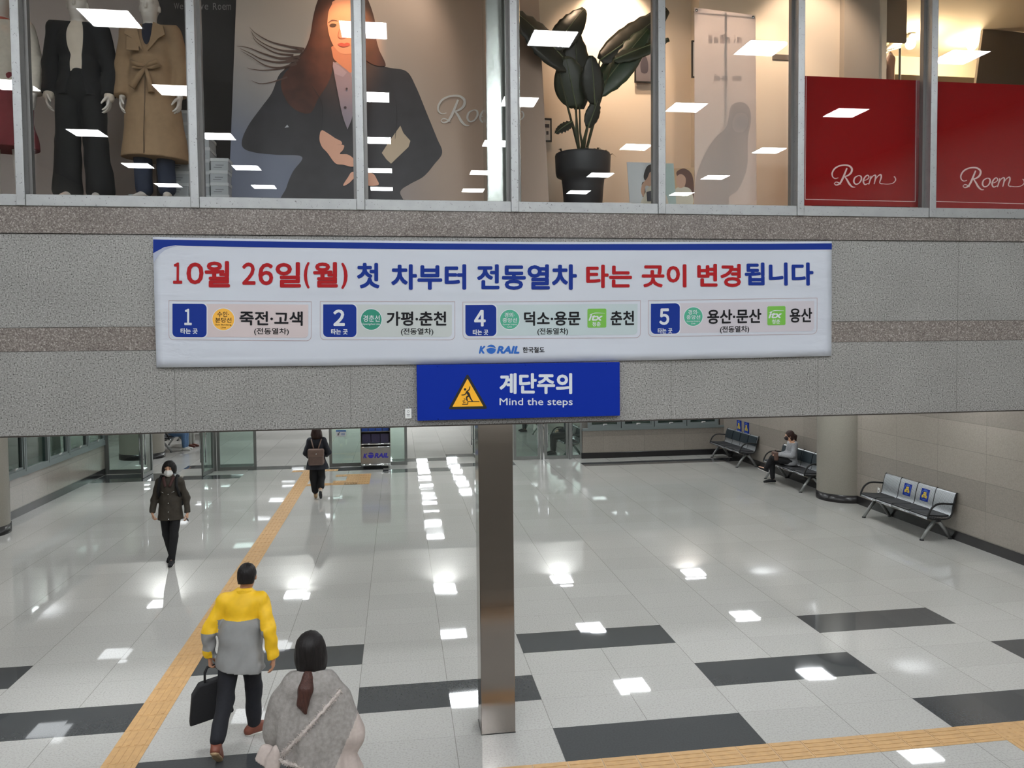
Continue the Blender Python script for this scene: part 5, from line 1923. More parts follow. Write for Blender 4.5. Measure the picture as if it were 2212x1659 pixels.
MB().tube([(-.004, -.165, 1.0 * s), (-.01, -.17, .8 * s), (-.018, -.195, .55 * s), (-.02, -.20, .38 * s)], .004, 6).build('front_edge', mat('trench dark', (96, 76, 58), .9), o)
P = legs_prims(J, .09, .072, .07, .13, 1.0, .9, .02)
link('trousers', sdf_mesh(P, .011, .02, fold=folds(.003, 24, 8), cuts=[((0, 0, .07), (0, 0, -1)), ((0, 0, .95 * s), (0, 0, 1))], name='trousers'), 'pants navy', o)
# burgundy skirt
o, J, s = mannequin(-4.63, 1.0, 1.80, 'white mannequin in cream cardigan and burgundy skirt', .1)
P = torso(J, s, .02, .80, .20, .15, True, .022)
link('cardigan', sdf_mesh(P, .01, .03, subs=[cap((0, -.25, 1.5 * s), (0, -.22, .7 * s), .06, .03, 2.2)], fold=folds(.003, 20, 16), cuts=[((0, 0, .86 * s), (0, 0, -1)), ((0, .05, 1.475 * s), (0, -.35, 1))], name='cardigan'), 'cardigan cream', o)
link('blouse', sdf_mesh(torso(J, s, .004, .98, .13, .10, False) + [cap(J['nec'] - V3(0, 0, .03), J['nec'], .068, .066)], .01, .03, cuts=[((0, 0, 1.0 * s), (0, 0, -1)), ((0, 0, 1.455 * s), (0, .2, 1))], name='blouse'), 'collar rose', o)
P = [cap((0, 0, 1.05 * s), (0, 0, .8 * s), .135 * s, .19 * s, .8), cap((0, 0, .8 * s), (0, 0, .35 * s), .19 * s, .25 * s, .8)]
link('skirt', sdf_mesh(P, .011, .02, fold=folds(.006, 26, 2), cuts=[((0, 0, .42 * s), (0, 0, -1)), ((0, 0, 1.06 * s), (0, 0, 1))], name='skirt'), 'skirt burgundy', o)

# ---- potted plant
plant = empty('potted_plant', (.50, 1.42, SF), 0, 'tall potted plant with broad dark paddle leaves behind the shop window', 'plant')
mat('pot', (50, 50, 54), .5, noise=.1, nscale=12)
MB().lathe([(0, .0), (.17, 0), (.185, .02), (.205, .30), (.215, .38), (.262, .40), (.272, .44), (.278, .60), (.272, .62), (.255, .62), (.25, .58), (0, .58)], 48).build('pot', 'pot', plant)
MB().lathe([(.252, .575), (.12, .60), (0, .605)], 32).build('soil', mat('soil', (60, 48, 40), .95, noise=.4, nscale=60), plant)
def leaf_mat(name, rgb):
    nt = NT(name)
    o, x, y, z = nt.obj_xyz()
    nt.set(Base_Color=lin(rgb), Roughness=.38)
    return nt.m
leaf_mat('leaf dark', (34, 36, 26))
leaf_mat('leaf green', (40, 58, 34))
leaf_mat('leaf mid', (48, 54, 36))
mat('stem green', (70, 72, 48), .6)
mat('leaf rib', (104, 112, 80), .5)
def big_leaf(base, tip, width, sag, face, mm, n=14):
    """paddle leaf with a raised midrib; face is the rough direction its upper side looks"""
    base, tip, face = Vector(base), Vector(tip), Vector(face)
    ax = tip - base
    side = ax.cross(face).normalized()
    nn = side.cross(ax).normalized()
    m = MB()
    vs = []
    W_ = 8
    mid = []
    for i in range(n + 1):
        t = i / n
        w = width * (math.sin(PI * min(1, t * .93 + .035)) ** .62) * (1 - .25 * t)
        c = base + ax * t + nn * (sag * (math.sin(PI * t * .5) - t))
        mid.append(c)
        for j in range(-W_ // 2, W_ // 2 + 1):
            q = j / (W_ / 2)
            vs.append(c + side * (q * w) + nn * (-.22 * w * q * q + .012 * math.sin(t * 40 + q * 2) * abs(q)))
    k = W_ + 1
    fs = [(i * k + j, i * k + j + 1, (i + 1) * k + j + 1, (i + 1) * k + j) for i in range(n) for j in range(W_)]
    m.add(vs, fs, 0, True)
    o = m.build('leaf', mm, plant, fix=False)
    sd = o.modifiers.new('thick', 'SOLIDIFY'); sd.thickness = .003
    MB().tube(mid, [.009 * (1 - .8 * i / n) for i in range(n + 1)], 6).build('midrib', 'leaf rib', o)
    return o
pl = lambda u, v, y: on_y(u, v, y) - Vector((.50, 1.42, SF))
F_ = (-.1, -1, .25)
LEAVES = [((1240, 150, 1.40), (1112, 24, 1.28), .20, .10, (-.2, -1, .9), 'leaf dark'),
          ((1195, 105, 1.35), (1262, 18, 1.42), .13, .05, (.0, -1, .5), 'leaf dark'),
          ((1296, 130, 1.36), (1442, 20, 1.30), .15, -.12, (.3, -1, .6), 'leaf dark'),
          ((1285, 205, 1.34), (1400, 62, 1.30), .15, .06, (-.3, -1, .3), 'leaf green'),
          ((1325, 130, 1.30), (1445, 84, 1.28), .09, .10, (.1, -1, .6), 'leaf mid'),
          ((1245, 232, 1.38), (1222, 122, 1.34), .16, .06, (-.25, -1, .2), 'leaf mid'),
          ((1285, 226, 1.30), (1277, 120, 1.24), .11, .05, (.1, -1, .1), 'leaf dark'),
          ((1252, 236, 1.44), (1240, 60, 1.40), .15, .06, (.1, -1, .2), 'leaf dark'),
          ((1270, 275, 1.34), (1292, 215, 1.30), .07, .04, (.2, -1, .1), 'leaf dark'),
          ((1236, 262, 1.36), (1200, 288, 1.30), .055, .05, (0, -.8, .7), 'leaf dark')]
for bs, tp, wd, sg, fc, mm in LEAVES:
    B0, T0 = pl(*bs), pl(*tp)
    lf = big_leaf(B0, T0, wd * 1.22, sg, fc, mm)
    root = Vector((random.uniform(-.05, .05), random.uniform(-.04, .04), .585))
    MB().tube([root, root.lerp(B0, .5) + Vector((random.uniform(-.02, .02), 0, .02)), B0], [.013, .011, .008], 8).build('stalk', 'stem green', plant)
for k in range(26):
    a = random.uniform(0, 2 * PI); r = random.uniform(.05, .24)
    p = Vector((r * math.cos(a), r * math.sin(a), .59))
    d = Vector((math.cos(a) * .8 + random.uniform(-.4, .4), math.sin(a) * .6 - .3, random.uniform(.1, .9))).normalized()
    L_ = random.uniform(.05, .11)
    q = p + d * L_ * .6 + Vector((0, 0, .02)); e = p + d * L_ + Vector((0, 0, -.02))
    sd = d.cross(Vector((0, 0, 1))).normalized() * .016
    m = MB(); m.add([p, q - sd, e, q + sd, p + Vector((0, 0, .002)), q - sd + Vector((0, 0, .002)), e + Vector((0, 0, .002)), q + sd + Vector((0, 0, .002))], [(0, 1, 2, 3), (7, 6, 5, 4), (0, 4, 5, 1), (1, 5, 6, 2), (2, 6, 7, 3), (3, 7, 4, 0)])
    m.build('ivy_leaf', mat('ivy', (96, 90, 70), .6) if k % 3 else mat('ivy pale', (160, 146, 118), .6), plant)

def thin_cloth(name, rgb):
    nt = NT(name)
    df = nt.n('BsdfDiffuse', {'Color': lin(rgb)})
    tl = nt.n('BsdfTranslucent', {'Color': lin(rgb)})
    mx = nt.n('MixShader', {0: .45, 1: df.outputs[0], 2: tl.outputs[0]})
    nt.t.links.new(mx.outputs[0], nt.out.inputs['Surface'])
    return nt.m
# ---- white hanging banner with a faint print showing through
x0, x1 = on_y(1500, 230, 1.0).x, on_y(1633, 230, 1.0).x
o = empty('white_banner', (0, 0, 0), 0, 'tall white banner on a stand with faint grey print, left of the dark wall plate', 'banner')
o['label'] = 'tall narrow white banner on a stand with faint grey print'
sb = lambda lift: (lambda u, v: on_y(u, v, 1.0 - lift))
C4 = [(1500, 16), (1632, 33), (1634.5, 446), (1500.5, 444)]
fr = [sb(0)(*p) for p in C4]
m = MB(); m.add(fr + [p + Vector((0, .003, 0)) for p in fr], [(0, 1, 2, 3), (7, 6, 5, 4), (0, 4, 5, 1), (1, 5, 6, 2), (2, 6, 7, 3), (3, 7, 4, 0)])
m.build('sheet', thin_cloth('banner white', (236, 226, 220)), o)
c3 = lambda x, y: (1020 + x / 2.989, y / 2.989)
q = Flat(sb(.0012))
q.poly(spline([c3(*p) for p in [(1665, 700), (1700, 664), (1750, 662), (1790, 700), (1800, 780), (1780, 900), (1775, 1080), (1720, 1220), (1660, 1270), (1640, 1330), (1440, 1330), (1440, 1180), (1480, 1040), (1560, 900), (1640, 820)]], 6))
q.build('faint_figure', thin_cloth('faint grey', (218, 209, 204)), o, BN)
q = Flat(sb(.0018)).poly(spline([c3(*p) for p in [(1690, 760), (1720, 730), (1770, 740), (1780, 800), (1750, 850), (1700, 850), (1680, 810)]], 6))
q.build('faint_face', thin_cloth('faint rose', (230, 218, 212)), o, BN)
q = Flat(sb(.0018))
for k, (a, b2) in enumerate([(1525, 1550), (1560, 1590), (1600, 1630), (1640, 1665), (1690, 1700), (1708, 1740)]):
    q.rect(*[c3(a, 0)[0], c3(b2, 0)[0]], c3(0, 225 + k % 2 * 15)[1], c3(0, 280)[1])
for k, (a, b2) in enumerate([(1560, 1600), (1610, 1650), (1680, 1740)]):
    q.rect(*[c3(a, 0)[0], c3(b2, 0)[0]], c3(0, 490)[1], c3(0, 525)[1])
q.build('faint_lettering', thin_cloth('faint pale', (227, 217, 211)), o, BN)
for u, v in ((1504.5, 22.5), (1627, 37)):
    MB().lathe([(.006, 0), (.014, 0), (.014, .004), (.006, .004)], 16).build('eyelet', 'steel', o).matrix_local = Matrix.Translation(sb(.001)(u, v)) @ Matrix.Rotation(PI / 2, 4, 'X')
MB().tube([(1.82, 1.06, SF), (1.82, 1.03, 6.72)], .012, 8).tube([(1.51, 1.02, 6.70), (2.13, 1.02, 6.68)], .006, 6).tube([(1.82, 1.06, SF + .01), (1.6, 1.3, SF + .01)], .01, 6).tube([(1.82, 1.06, SF + .01), (2.04, 1.3, SF + .01)], .01, 6).build('stand', 'black', o)

# ---- small things around it
o = tag(MB().bbox(2.80, 3.02, 2.038, 2.052, 6.63, 6.69, .002).build('wall_plate', mat('plate', (84, 76, 70), .5)), 'small dark plate on the shop wall beside the white banner', 'plate')
def framed(u0, u1, v0, v1, y, label, cols, rim='black'):
    a, b2 = on_y(u0, v0, y), on_y(u1, v1, y)
    o = empty('framed_picture', ((a.x + b2.x) / 2, y, (a.z + b2.z) / 2), 0, label, 'picture')
    hx, hz = (b2.x - a.x) / 2, (a.z - b2.z) / 2
    m = MB()
    t = .015
    m.box(-hx, hx, 0, .02, hz - t, hz); m.box(-hx, hx, 0, .02, -hz, -hz + t); m.box(-hx, -hx + t, 0, .02, -hz + t, hz - t); m.box(hx - t, hx, 0, .02, -hz + t, hz - t)
    m.build('frame', rim, o)
    MB().box(-hx + t, hx - t, .006, .018, -hz + t, hz - t).build('print', cols[0], o)
    return o, hx, hz
mat('photo dusk', (96, 92, 98), .5)
mat('photo figure', (52, 48, 58), .5)
mat('photo skin', (196, 156, 132), .5)
mat('photo pale', (198, 200, 202), .5)
mat('photo mint', (168, 186, 182), .5)
mat('photo warm', (196, 160, 122), .5)
mat('photo hair', (44, 32, 30), .5)
mat('photo cloth', (206, 198, 180), .5)
o, hx, hz = framed(1371, 1413, 104, 179, 2.24, 'framed picture of a standing figure on the wall behind the plant', ['photo dusk'])
q = Flat(lambda a, b2: Vector((a * hx, .004, b2 * hz)))
q.poly(spline([(-.1, .5), (.2, .5), (.4, .1), (.3, -.4), (-.3, -.4), (-.4, .1)], 5)).disc(.05, .68, .2, 20, .16)
q.build('figure_print', 'photo figure', o, BN)
o, hx, hz = framed(1172, 1192, 255, 306, 2.24, 'small framed certificate on the wall between poster and plant', ['photo pale'])
Flat(lambda a, b2: Vector((a * hx, .004, b2 * hz))).rect(-.5, .5, .2, .5).rect(-.2, .3, -.4, -.1).build('print_marks', 'photo figure', o, BN)
framed(1494.5, 1506, 87, 168, 2.0, 'thin dark framed picture half hidden behind the white banner', ['photo pale'])
def card(pts, y, label, bg, name='photo_card'):
    o = empty(name, (0, 0, 0), 0, label, 'photo')
    fr = [on_y(u, v, y) for u, v in pts]
    m = MB(); m.add(fr + [p + Vector((0, .006, 0)) for p in fr], [(0, 1, 2, 3), (7, 6, 5, 4), (0, 4, 5, 1), (1, 5, 6, 2), (2, 6, 7, 3), (3, 7, 4, 0)])
    m.build('sheet', bg, o)
    return o, lambda lift: (lambda x, yy: on_y(*c3(x, yy), y - lift))
o, fn = card([(1354, 350), (1455, 353), (1460, 446), (1361, 446)], .86, 'pale photo card of a woman with long dark hair at the foot of the window', 'photo pale')
Flat(fn(.0008)).poly([(1235, 1056), (1300, 1056), (1318, 1332), (1235, 1332)]).build('mint_print', 'photo mint', o, BN)
Flat(fn(.001)).poly(spline([(1120, 1090), (1150, 1062), (1200, 1070), (1212, 1150), (1200, 1200), (1112, 1160)], 5)).poly(spline([(1095, 1190), (1110, 1180), (1120, 1260), (1100, 1270)], 4)).build('hair_print', 'photo hair', o, BN)
Flat(fn(.0016)).poly(spline([(1130, 1150), (1150, 1110), (1190, 1120), (1190, 1180), (1160, 1210), (1120, 1200), (1110, 1270), (1090, 1240), (1098, 1190)], 5)).build('skin_print', 'photo skin', o, BN)
Flat(fn(.0022)).poly(spline([(1110, 1262), (1150, 1200), (1220, 1220), (1260, 1280), (1250, 1330), (1095, 1330)], 4)).build('dress_print', 'photo cloth', o, BN)
Flat(fn(.0028)).poly([(1125, 1240), (1160, 1230), (1165, 1300), (1130, 1300)]).build('bag_print', 'photo figure', o, BN)
o, fn = card([(1453, 364), (1499, 362), (1499, 446), (1457, 446)], .94, 'warm toned photo card of a smiling woman beside the white banner', 'photo warm')
Flat(fn(.001)).poly(spline([(1320, 1110), (1370, 1088), (1420, 1130), (1432, 1240), (1420, 1320), (1390, 1300), (1370, 1200), (1330, 1150)], 5)).build('hair_print', mat('photo brown', (96, 60, 46), .5), o, BN)
Flat(fn(.0016)).poly(spline([(1322, 1140), (1350, 1124), (1378, 1150), (1372, 1200), (1340, 1214), (1318, 1184)], 5)).build('skin_print', 'photo skin', o, BN)
Flat(fn(.0012)).poly(spline([(1310, 1225), (1360, 1205), (1415, 1230), (1420, 1325), (1310, 1325)], 4)).build('dress_print', 'photo cloth', o, BN)
tag(MB().bbox(*sorted((on_y(1302, 443, .74).x, on_y(1361, 443, .74).x)), .70, .80, SF, SF + .035, .003).build('white_tray', 'white plastic'), 'flat white tray on the window ledge between plant and photo card', 'tray')

# ================================================================== PEOPLE
from mathutils.bvhtree import BVHTree


def person(J, loc, rz, label, hands=None, skin='skin', h=.0085, fem=True, head_rot=(0, 0, 0), face=True, extra=()):
    o = link('person', sdf_mesh(body_prims(J, hands, face, fem, head_rot) + list(extra), h, .025, name='person'), skin)
    tag(o, label, 'person')
    o.location = loc
    o.rotation_euler = (0, 0, rz)
    return o


def face_marks(J, parent, head_rot=(0, 0, 0), lips=True):
    s = J['s']
    Rm = np.array(Euler(head_rot).to_matrix())
    hp = lambda x, y, z: J['hea'] + Rm @ (V3(x, y, z) * s)
    P = []
    for q in (-1, 1):
        P.append(ell(hp(q * .031, -.0775, .012), V3(.013, .006, .006) * s, head_rot, .001))
    link('eyes', sdf_mesh(P, .003, .001, name='eyes'), 'hair black', parent)
    P = [cap(hp(q * .018, -.083, .036), hp(q * .048, -.074, .038), .004, .003, k=.001) for q in (-1, 1)]
    link('eyebrows', sdf_mesh(P, .003, .001, name='eyebrows'), 'hair black', parent)
    if lips:
        link('lips', sdf_mesh([ell(hp(0, -.0885, -.062), V3(.022, .006, .007) * s, head_rot)], .003, .002, name='lips'), mat('lip', (160, 84, 78), .5), parent)


def shell(prims_mesh, pts, parent_back=True, lift=.006):
    """drops (x, z) points onto a mesh seen from +Y"""
    t = BVHTree.FromPolygons([v.co[:] for v in prims_mesh.vertices], [p.vertices[:] for p in prims_mesh.polygons])
    out = []
    for x, z in pts:
        r = t.ray_cast(Vector((x, 1.5, z)), Vector((0, -1, 0)))
        y = r[0].y if r[0] is not None else .12
        out.append((x, y + lift, z))
    return out


# ------------------------------------------------------------------ woman in mask walking toward the stairs
J = stand(1.63, .156)
for q in ('shoL', 'shoR'):
    J[q] = J[q] + V3(0, 0, -.02)
s = J['s']
J['ankL'], J['toeL'] = V3(.035, -.14, .085), V3(.05, -.30, .035)
J['kneL'] = V3(.07, -.10, .47)
J['ankR'], J['toeR'] = V3(-.045, .16, .115), V3(-.055, .0, .035)
J['kneR'] = V3(-.07, .01, .47)
J['elbL'], J['wriL'] = V3(.240, .03, 1.04), V3(.262, -.03, .815)
J['elbR'], J['wriR'] = V3(-.240, .0, 1.04), V3(-.248, -.09, .84)
HL = (V3(.02, -.12, -1), V3(-1, 0, 0), V3(0, -1, 0), .7)
HR = (V3(.18, -.30, -1), V3(1, .2, 0), V3(0, -1, -.2), 1.0)
w = person(J, (-4.985, 7.05, 0), .0, 'person with short black hair in white face mask and dark olive jacket, walking', {'L': HL, 'R': HR})
face_marks(J, w, lips=False)
hc = J['hea']
P = [ell(hc + V3(0, .02, .035), V3(.096, .108, .102)), ell(hc + V3(-.078, .005, -.015), V3(.036, .06, .075)), ell(hc + V3(.078, .005, -.015), V3(.036, .06, .075)), ell(hc + V3(0, .065, -.02), V3(.088, .058, .085))]
link('hair', sdf_mesh(P, .006, .025, subs=[ell(hc + V3(0, -.135, -.05), V3(.074, .125, .118)), cap(hc + V3(-.042, -.12, .036), hc + V3(.042, -.12, .036), .038, .038)], fold=folds(.0025, 90, 30), cuts=[(hc + V3(0, 0, -.066), (0, 0, -1))], name='hair'), 'hair black', w)
P = [ell(hc + V3(0, -.046, -.058), V3(.068, .056, .060)), cap(hc + V3(0, -.096, -.02), hc + V3(0, -.098, -.08), .014, .012)]
link('face_mask', sdf_mesh(P, .005, .02, subs=[ell(hc + V3(0, .02, -.02), V3(.072, .085, .12))], cuts=[(hc + V3(0, -.06, -.010), (0, .1, 1))], name='face_mask'), mat('mask white', (228, 228, 226), .7), w)
mat('jacket olive', (58, 52, 44), .8, noise=.12, nscale=30)
mat('collar brown', (74, 48, 46), .8, noise=.1, nscale=30)
P = torso(J, s, .028, .74, .20, .16, True, .012, 1.0)
P += [cap((0, 0, 1.0), (0, 0, .72), .165, .182, .8)]
me = sdf_mesh(P, .009, .03, fold=folds(.004, 24, 34), subs=[cap((0, -.22, 1.45), (0, -.17, 1.22), .055, .012)], cuts=[((0, 0, .715), (0, 0, -1)), ((0, .03, 1.425), (0, -.2, 1))], name='jacket')
jk = link('jacket', me, 'jacket olive', w)
for sg in (1, -1):
    MB().tube([(sg * .058, -.148, 1.16), (sg * .10, -.142, 1.185)], .004, 6).build('chest_zip', 'steel', jk)
for z in (1.14, 1.0, .86, .745):
    MB().lathe([(.008, 0), (.006, .004), (0, .005)], 10).build('snap', 'steel', jk).matrix_local = Matrix.Translation((.012, -.158 - (.01 if z < .9 else 0), z)) @ Matrix.Rotation(PI / 2, 4, 'X')
P = [cap(V3(0, .02, 1.33), V3(0, .0, 1.40), .085, .066, .95), cap((.07, -.06, 1.38), (.035, -.13, 1.27), .030, .02), cap((-.07, -.06, 1.38), (-.035, -.13, 1.27), .030, .02)]
link('collar', sdf_mesh(P, .007, .02, cuts=[((0, 0, 1.425), (0, -.3, 1))], name='collar'), 'collar brown', w)
link('turtleneck', sdf_mesh([cap(V3(0, -.03, 1.30), J['nec'] + V3(0, -.01, -.01), .07, .056)], .007, .02, cuts=[((0, 0, 1.40), (0, -.3, 1))], name='turtleneck'), mat('knit plum', (92, 76, 78), .9), w)
link('trousers', sdf_mesh(legs_prims(J, .092, .068, .052, .13, 1.0, .96), .009, .02, fold=folds(.003, 26, 22), name='trousers'), 'cloth black', w)
for n_ in 'LR':
    shoe(J['ank' + n_], J['toe' + n_], .95, 'sole white', 'cloth black', w)
bp = empty('backpack', (-4.985, 7.05, 0), 0, 'dark backpack worn by the person in white mask, straps over both shoulders', 'backpack')
for sg in (1, -1):
    m = MB()
    pts = [(sg * .09, .13, 1.25), (sg * .115, .075, 1.395), (sg * .12, -.01, 1.412), (sg * .125, -.085, 1.36), (sg * .132, -.132, 1.27), (sg * .150, -.112, 1.19), (sg * .155, -.04, 1.10), (sg * .13, .12, .98)]
    c = []
    m.tube([Vector(p) for p in pts], .022, 8).build('strap', 'cloth black', bp)
link('bag_body', sdf_mesh([cap((-.08, .20, 1.22), (.08, .20, 1.22), .08, .08), cap((-.09, .21, .98), (.09, .21, .98), .095, .095), cap((0, .2, 1.2), (0, .21, 1.0), .15, .16, .6)], .012, .04, name='bag_body'), 'cloth black', bp)
k_ = tag(MB().tube([(0, 0, 0), (.02, -.01, -.025), (.028, -.012, -.05)], [.008, .012, .007], 8).build('key_fob', mat('fob', (52, 52, 58), .4)), 'small dark key fob held by the person in white mask', 'key')
k_.location = (-4.985 + .262, 7.05 - .085, .735)

# ------------------------------------------------------------------ woman with the brown backpack walking away
J = stand(1.57, .158)
s = J['s']
J['ankL'], J['toeL'] = V3(.045, -.02, .085), V3(.06, -.18, .035)
J['ankR'], J['toeR'] = V3(-.085, .23, .235), V3(-.085, .20, .055)
J['kneR'] = V3(-.085, -.04, .45)
J['elbL'], J['wriL'] = V3(.235, .01, 1.01), V3(.19, -.18, .90)
J['elbR'], J['wriR'] = V3(-.255, .03, 1.02), V3(-.185, -.15, .93)
HL = (V3(-.3, -1, .05), V3(-1, 0, 0), V3(0, .1, 1), .9)
HR = (V3(.3, -1, .05), V3(1, 0, 0), V3(0, .1, 1), .9)
loc = (-3.175, 12.0, 0)
w = person(J, loc, PI, 'person with brown bobbed hair walking away in navy coat with a brown backpack', {'L': HL, 'R': HR})
face_marks(J, w)
hc = J['hea']
P = [ell(hc + V3(0, .025, .035), V3(.102, .115, .105)), ell(hc + V3(0, .06, -.055), V3(.122, .085, .105)), ell(hc + V3(-.085, .0, -.06), V3(.04, .06, .10)), ell(hc + V3(.085, .0, -.06), V3(.04, .06, .10))]
link('hair', sdf_mesh(P, .008, .03, subs=[ell(hc + V3(0, -.13, -.04), V3(.066, .10, .11))], fold=folds(.004, 80, 25), cuts=[(hc + V3(0, 0, -.165), (0, .15, -1))], name='hair'), 'hair brown', w)
P = torso(J, s, .026, .72, .20, .16, True, .022, 1.0) + [cap((0, 0, 1.0), (0, .02, .62), .155, .262, .72)]
link('coat', sdf_mesh(P, .010, .03, fold=folds(.005, 22, 10), cuts=[((0, 0, .655), (0, 0, -1)), ((0, .03, 1.375), (0, -.2, 1))], name='coat'), mat('coat navy', (36, 38, 46), .85, noise=.1, nscale=30), w)
link('trousers', sdf_mesh(legs_prims(J, .10, .088, .082, .13, 1.0, .78), .010, .02, fold=folds(.004, 26, 14), name='trousers'), 'cloth black', w)
shoe(J['ankL'], J['toeL'], .95, 'sole tan', mat('shoe tan', (186, 158, 120), .6), w, .007)
shoe(J['ankR'], J['toeR'], .95, mat('sole dark', (50, 52, 56), .7), mat('shoe pale', (206, 196, 184), .6), w, .007)
mat('leather brown', (112, 92, 84), .5, noise=.08, nscale=20)
bp = empty('backpack', loc, PI, 'brown leather flap backpack on the person in navy coat', 'backpack')
MB().bbox(-.165, .165, .135, .265, .765, 1.02, .035).build('bag_body', 'leather brown', bp)
m = MB(); m.bbox(-.172, .172, .125, .285, .955, 1.125, .03); m.build('flap', mat('leather flap', (120, 98, 88), .5, noise=.08, nscale=20), bp)
MB().lathe([(.014, 0), (.012, .006), (0, .007)], 14).build('clasp', 'chrome', bp).matrix_local = Matrix.Translation((-.01, .285, 1.02)) @ Matrix.Rotation(-PI / 2, 4, 'X')
for sg in (1, -1):
    pts = [(sg * .045, .19, 1.115), (sg * .075, .16, 1.21), (sg * .10, .11, 1.30), (sg * .115, .02, 1.335), (sg * .125, -.08, 1.28), (sg * .14, -.13, 1.12), (sg * .17, -.06, .95), (sg * .16, .14, .80)]
    MB().tube([Vector(p) for p in pts], .014, 8).build('strap', 'leather flap', bp)

# ------------------------------------------------------------------ man in the yellow and grey jacket
J = stand(1.61, .168)
s = J['s']
loc = (-2.775, .78, 0)
J['hipL'], J['hipR'] = V3(.092, .02, .85), V3(-.085, .0, .85)
J['ankL'], J['toeL'] = V3(.125, .345, .195), V3(.125, .265, .032)
J['kneL'] = V3(.105, .10, .47)
J['ankR'], J['toeR'] = V3(-.055, -.20, .085), V3(-.185, -.285, .035)
J['kneR'] = V3(-.075, -.14, .47)
sh = lambda k: V3(-.028 * k, -.03 * k, 0)
for q in ('che', 'nec', 'shoL', 'shoR'):
    J[q] = J[q] + sh(1)
for q in ('shoL', 'shoR'):
    J[q] = J[q] + V3(0, 0, -.028)
J['hea'] = J['hea'] + V3(-.062, -.05, -.01)
J['nec'] = J['nec'] + V3(-.012, -.01, 0)
J['elbL'], J['wriL'] = V3(.262, .02, 1.03), V3(.268, -.02, .80)
J['elbR'], J['wriR'] = V3(-.27, .08, 1.04), V3(-.30, .07, .80)
HL = (V3(-.06, -.02, -1), V3(-1, 0, 0), V3(0, -1, 0), 1.15)
HR = (V3(.02, .0, -1), V3(1, 0, 0), V3(0, -1, 0), .55)
rz = PI - .06
mn = person(J, loc, rz, 'person in yellow and grey jacket carrying a black briefcase, walking away', {'L': HL, 'R': HR}, 'skin tan', .0065, False, (0, 0, .15))
face_marks(J, mn, (0, 0, .15))
hc = J['hea']
P = [ell(hc + V3(0, .016, .034), V3(.081, .097, .092)), ell(hc + V3(0, .045, -.015), V3(.074, .064, .070))]
link('hair', sdf_mesh(P, .006, .02, subs=[ell(hc + V3(0, -.12, -.03), V3(.085, .10, .10)), cap(hc + V3(-.12, -.002, -.035), hc + V3(.12, -.002, -.035), .042, .042)], fold=folds(.002, 120, 60), cuts=[(hc + V3(0, 0, -.062), (0, .2, -1))], name='hair'), 'hair black', mn)
mat('jacket yellow', (232, 184, 24), .6, noise=.05, nscale=20)
mat('jacket grey', (138, 138, 138), .7, noise=.04, nscale=25)
P = torso(J, s, .026, .70, .21, .16, True, .020, 1.0)
P += [cap((-.01, 0, 1.02), (0, .02, .68), .180, .206, .80), cap((-.10, .08, .92), (-.12, .11, .72), .07, .09, .7)]
fold_y = lambda P: folds(.004, 24, 30)(P) + .0045 * np.sin(P[..., 2] * 46 + P[..., 0] * 30 + 2 * np.sin(P[..., 1] * 20)) * (np.abs(P[..., 0]) > .19)
me = sdf_mesh(P, .0075, .03, fold=fold_y, cuts=[((0, 0, .705), (.12, 0, -1)), ((0, .02, 1.405), (0, -.1, 1))], name='jacket')
def yellow_cols(C):
    x, y, z = C[:, 0], C[:, 1], C[:, 2]
    arm = np.abs(x + .012) > .185 - .25 * np.maximum(z - 1.22, 0)
    arm &= z > .76
    arm &= (np.abs(x) > .235) | (z > .93)
    gr = (z < 1.145) & ~arm
    gr |= arm & (x > 0) & (z < 1.03) & (z > .865) & (y > -.02)
    gr |= (arm & (x < 0) & (x > -.235 - .0) & (z < 1.06) & (z > .80) & (np.abs(x) < .245))
    return gr.astype(int)
paint(me, yellow_cols)
jk = link('jacket', me, ['jacket yellow', 'jacket grey'], mn)
link('collar', sdf_mesh([cap(J['nec'] + V3(0, .012, -.06), J['nec'] + V3(-.006, .012, .035), .088, .070)], .006, .01, cuts=[(J['nec'] + V3(0, 0, .022), (0, -.3, 1))], subs=[cap(J['nec'] + V3(0, 0, -.02), J['nec'] + V3(-.01, -.01, .08), .058, .058)], name='collar'), 'jacket yellow', jk)
link('trousers', sdf_mesh(legs_prims(J, .100, .078, .066, .14, 1.0, .93), .008, .02, fold=folds(.004, 26, 20), name='trousers'), mat('trousers ink', (24, 25, 32), .85, noise=.15, nscale=40), mn)
shoe(J['ankL'], J['toeL'], 1.02, mat('sole sand', (176, 150, 116), .7), mat('shoe brown', (120, 66, 50), .5), mn, .006)
shoe(J['ankR'], J['toeR'], 1.08, 'sole white', 'shoe brown', mn, .006)
# briefcase held in his left hand
Rz = Matrix.Rotation(rz, 4, 'Z')
def wpt(l):
    return Vector(loc) + (Rz @ Vector(l))
hb = wpt((.262, -.02, .715))
bc = empty('briefcase', hb, rz + .35, 'black soft briefcase hanging from the hand of the man in yellow jacket', 'bag')
Rt = Matrix.Rotation(.16, 4, 'Y')
m = MB()
pr = [(-.085, -.125), (.125, -.125), (.20, -.21), (.265, -.46), (-.11, -.46), (-.115, -.21)]
m.prism(pr, lambda a, b2, d: (a, d, b2), -.055, .055)
body = m.build('case', 'cloth black', bc)
bv = body.modifiers.new('round', 'BEVEL'); bv.width = .018; bv.segments = 3
body.matrix_local = Rt
for y in (-.02, .02):
    MB().tube([(-.075, y, -.135), (-.06, y, -.05), (-.03, y * .4, -.005), (.03, y * .4, -.005), (.06, y, -.05), (.075, y, -.135)], .009, 8).build('grip', 'cloth black', bc).matrix_local = Rt
MB().box(-.11, .11, .046, .058, -.36, -.22).build('front_pocket', 'cloth black', bc).matrix_local = Rt

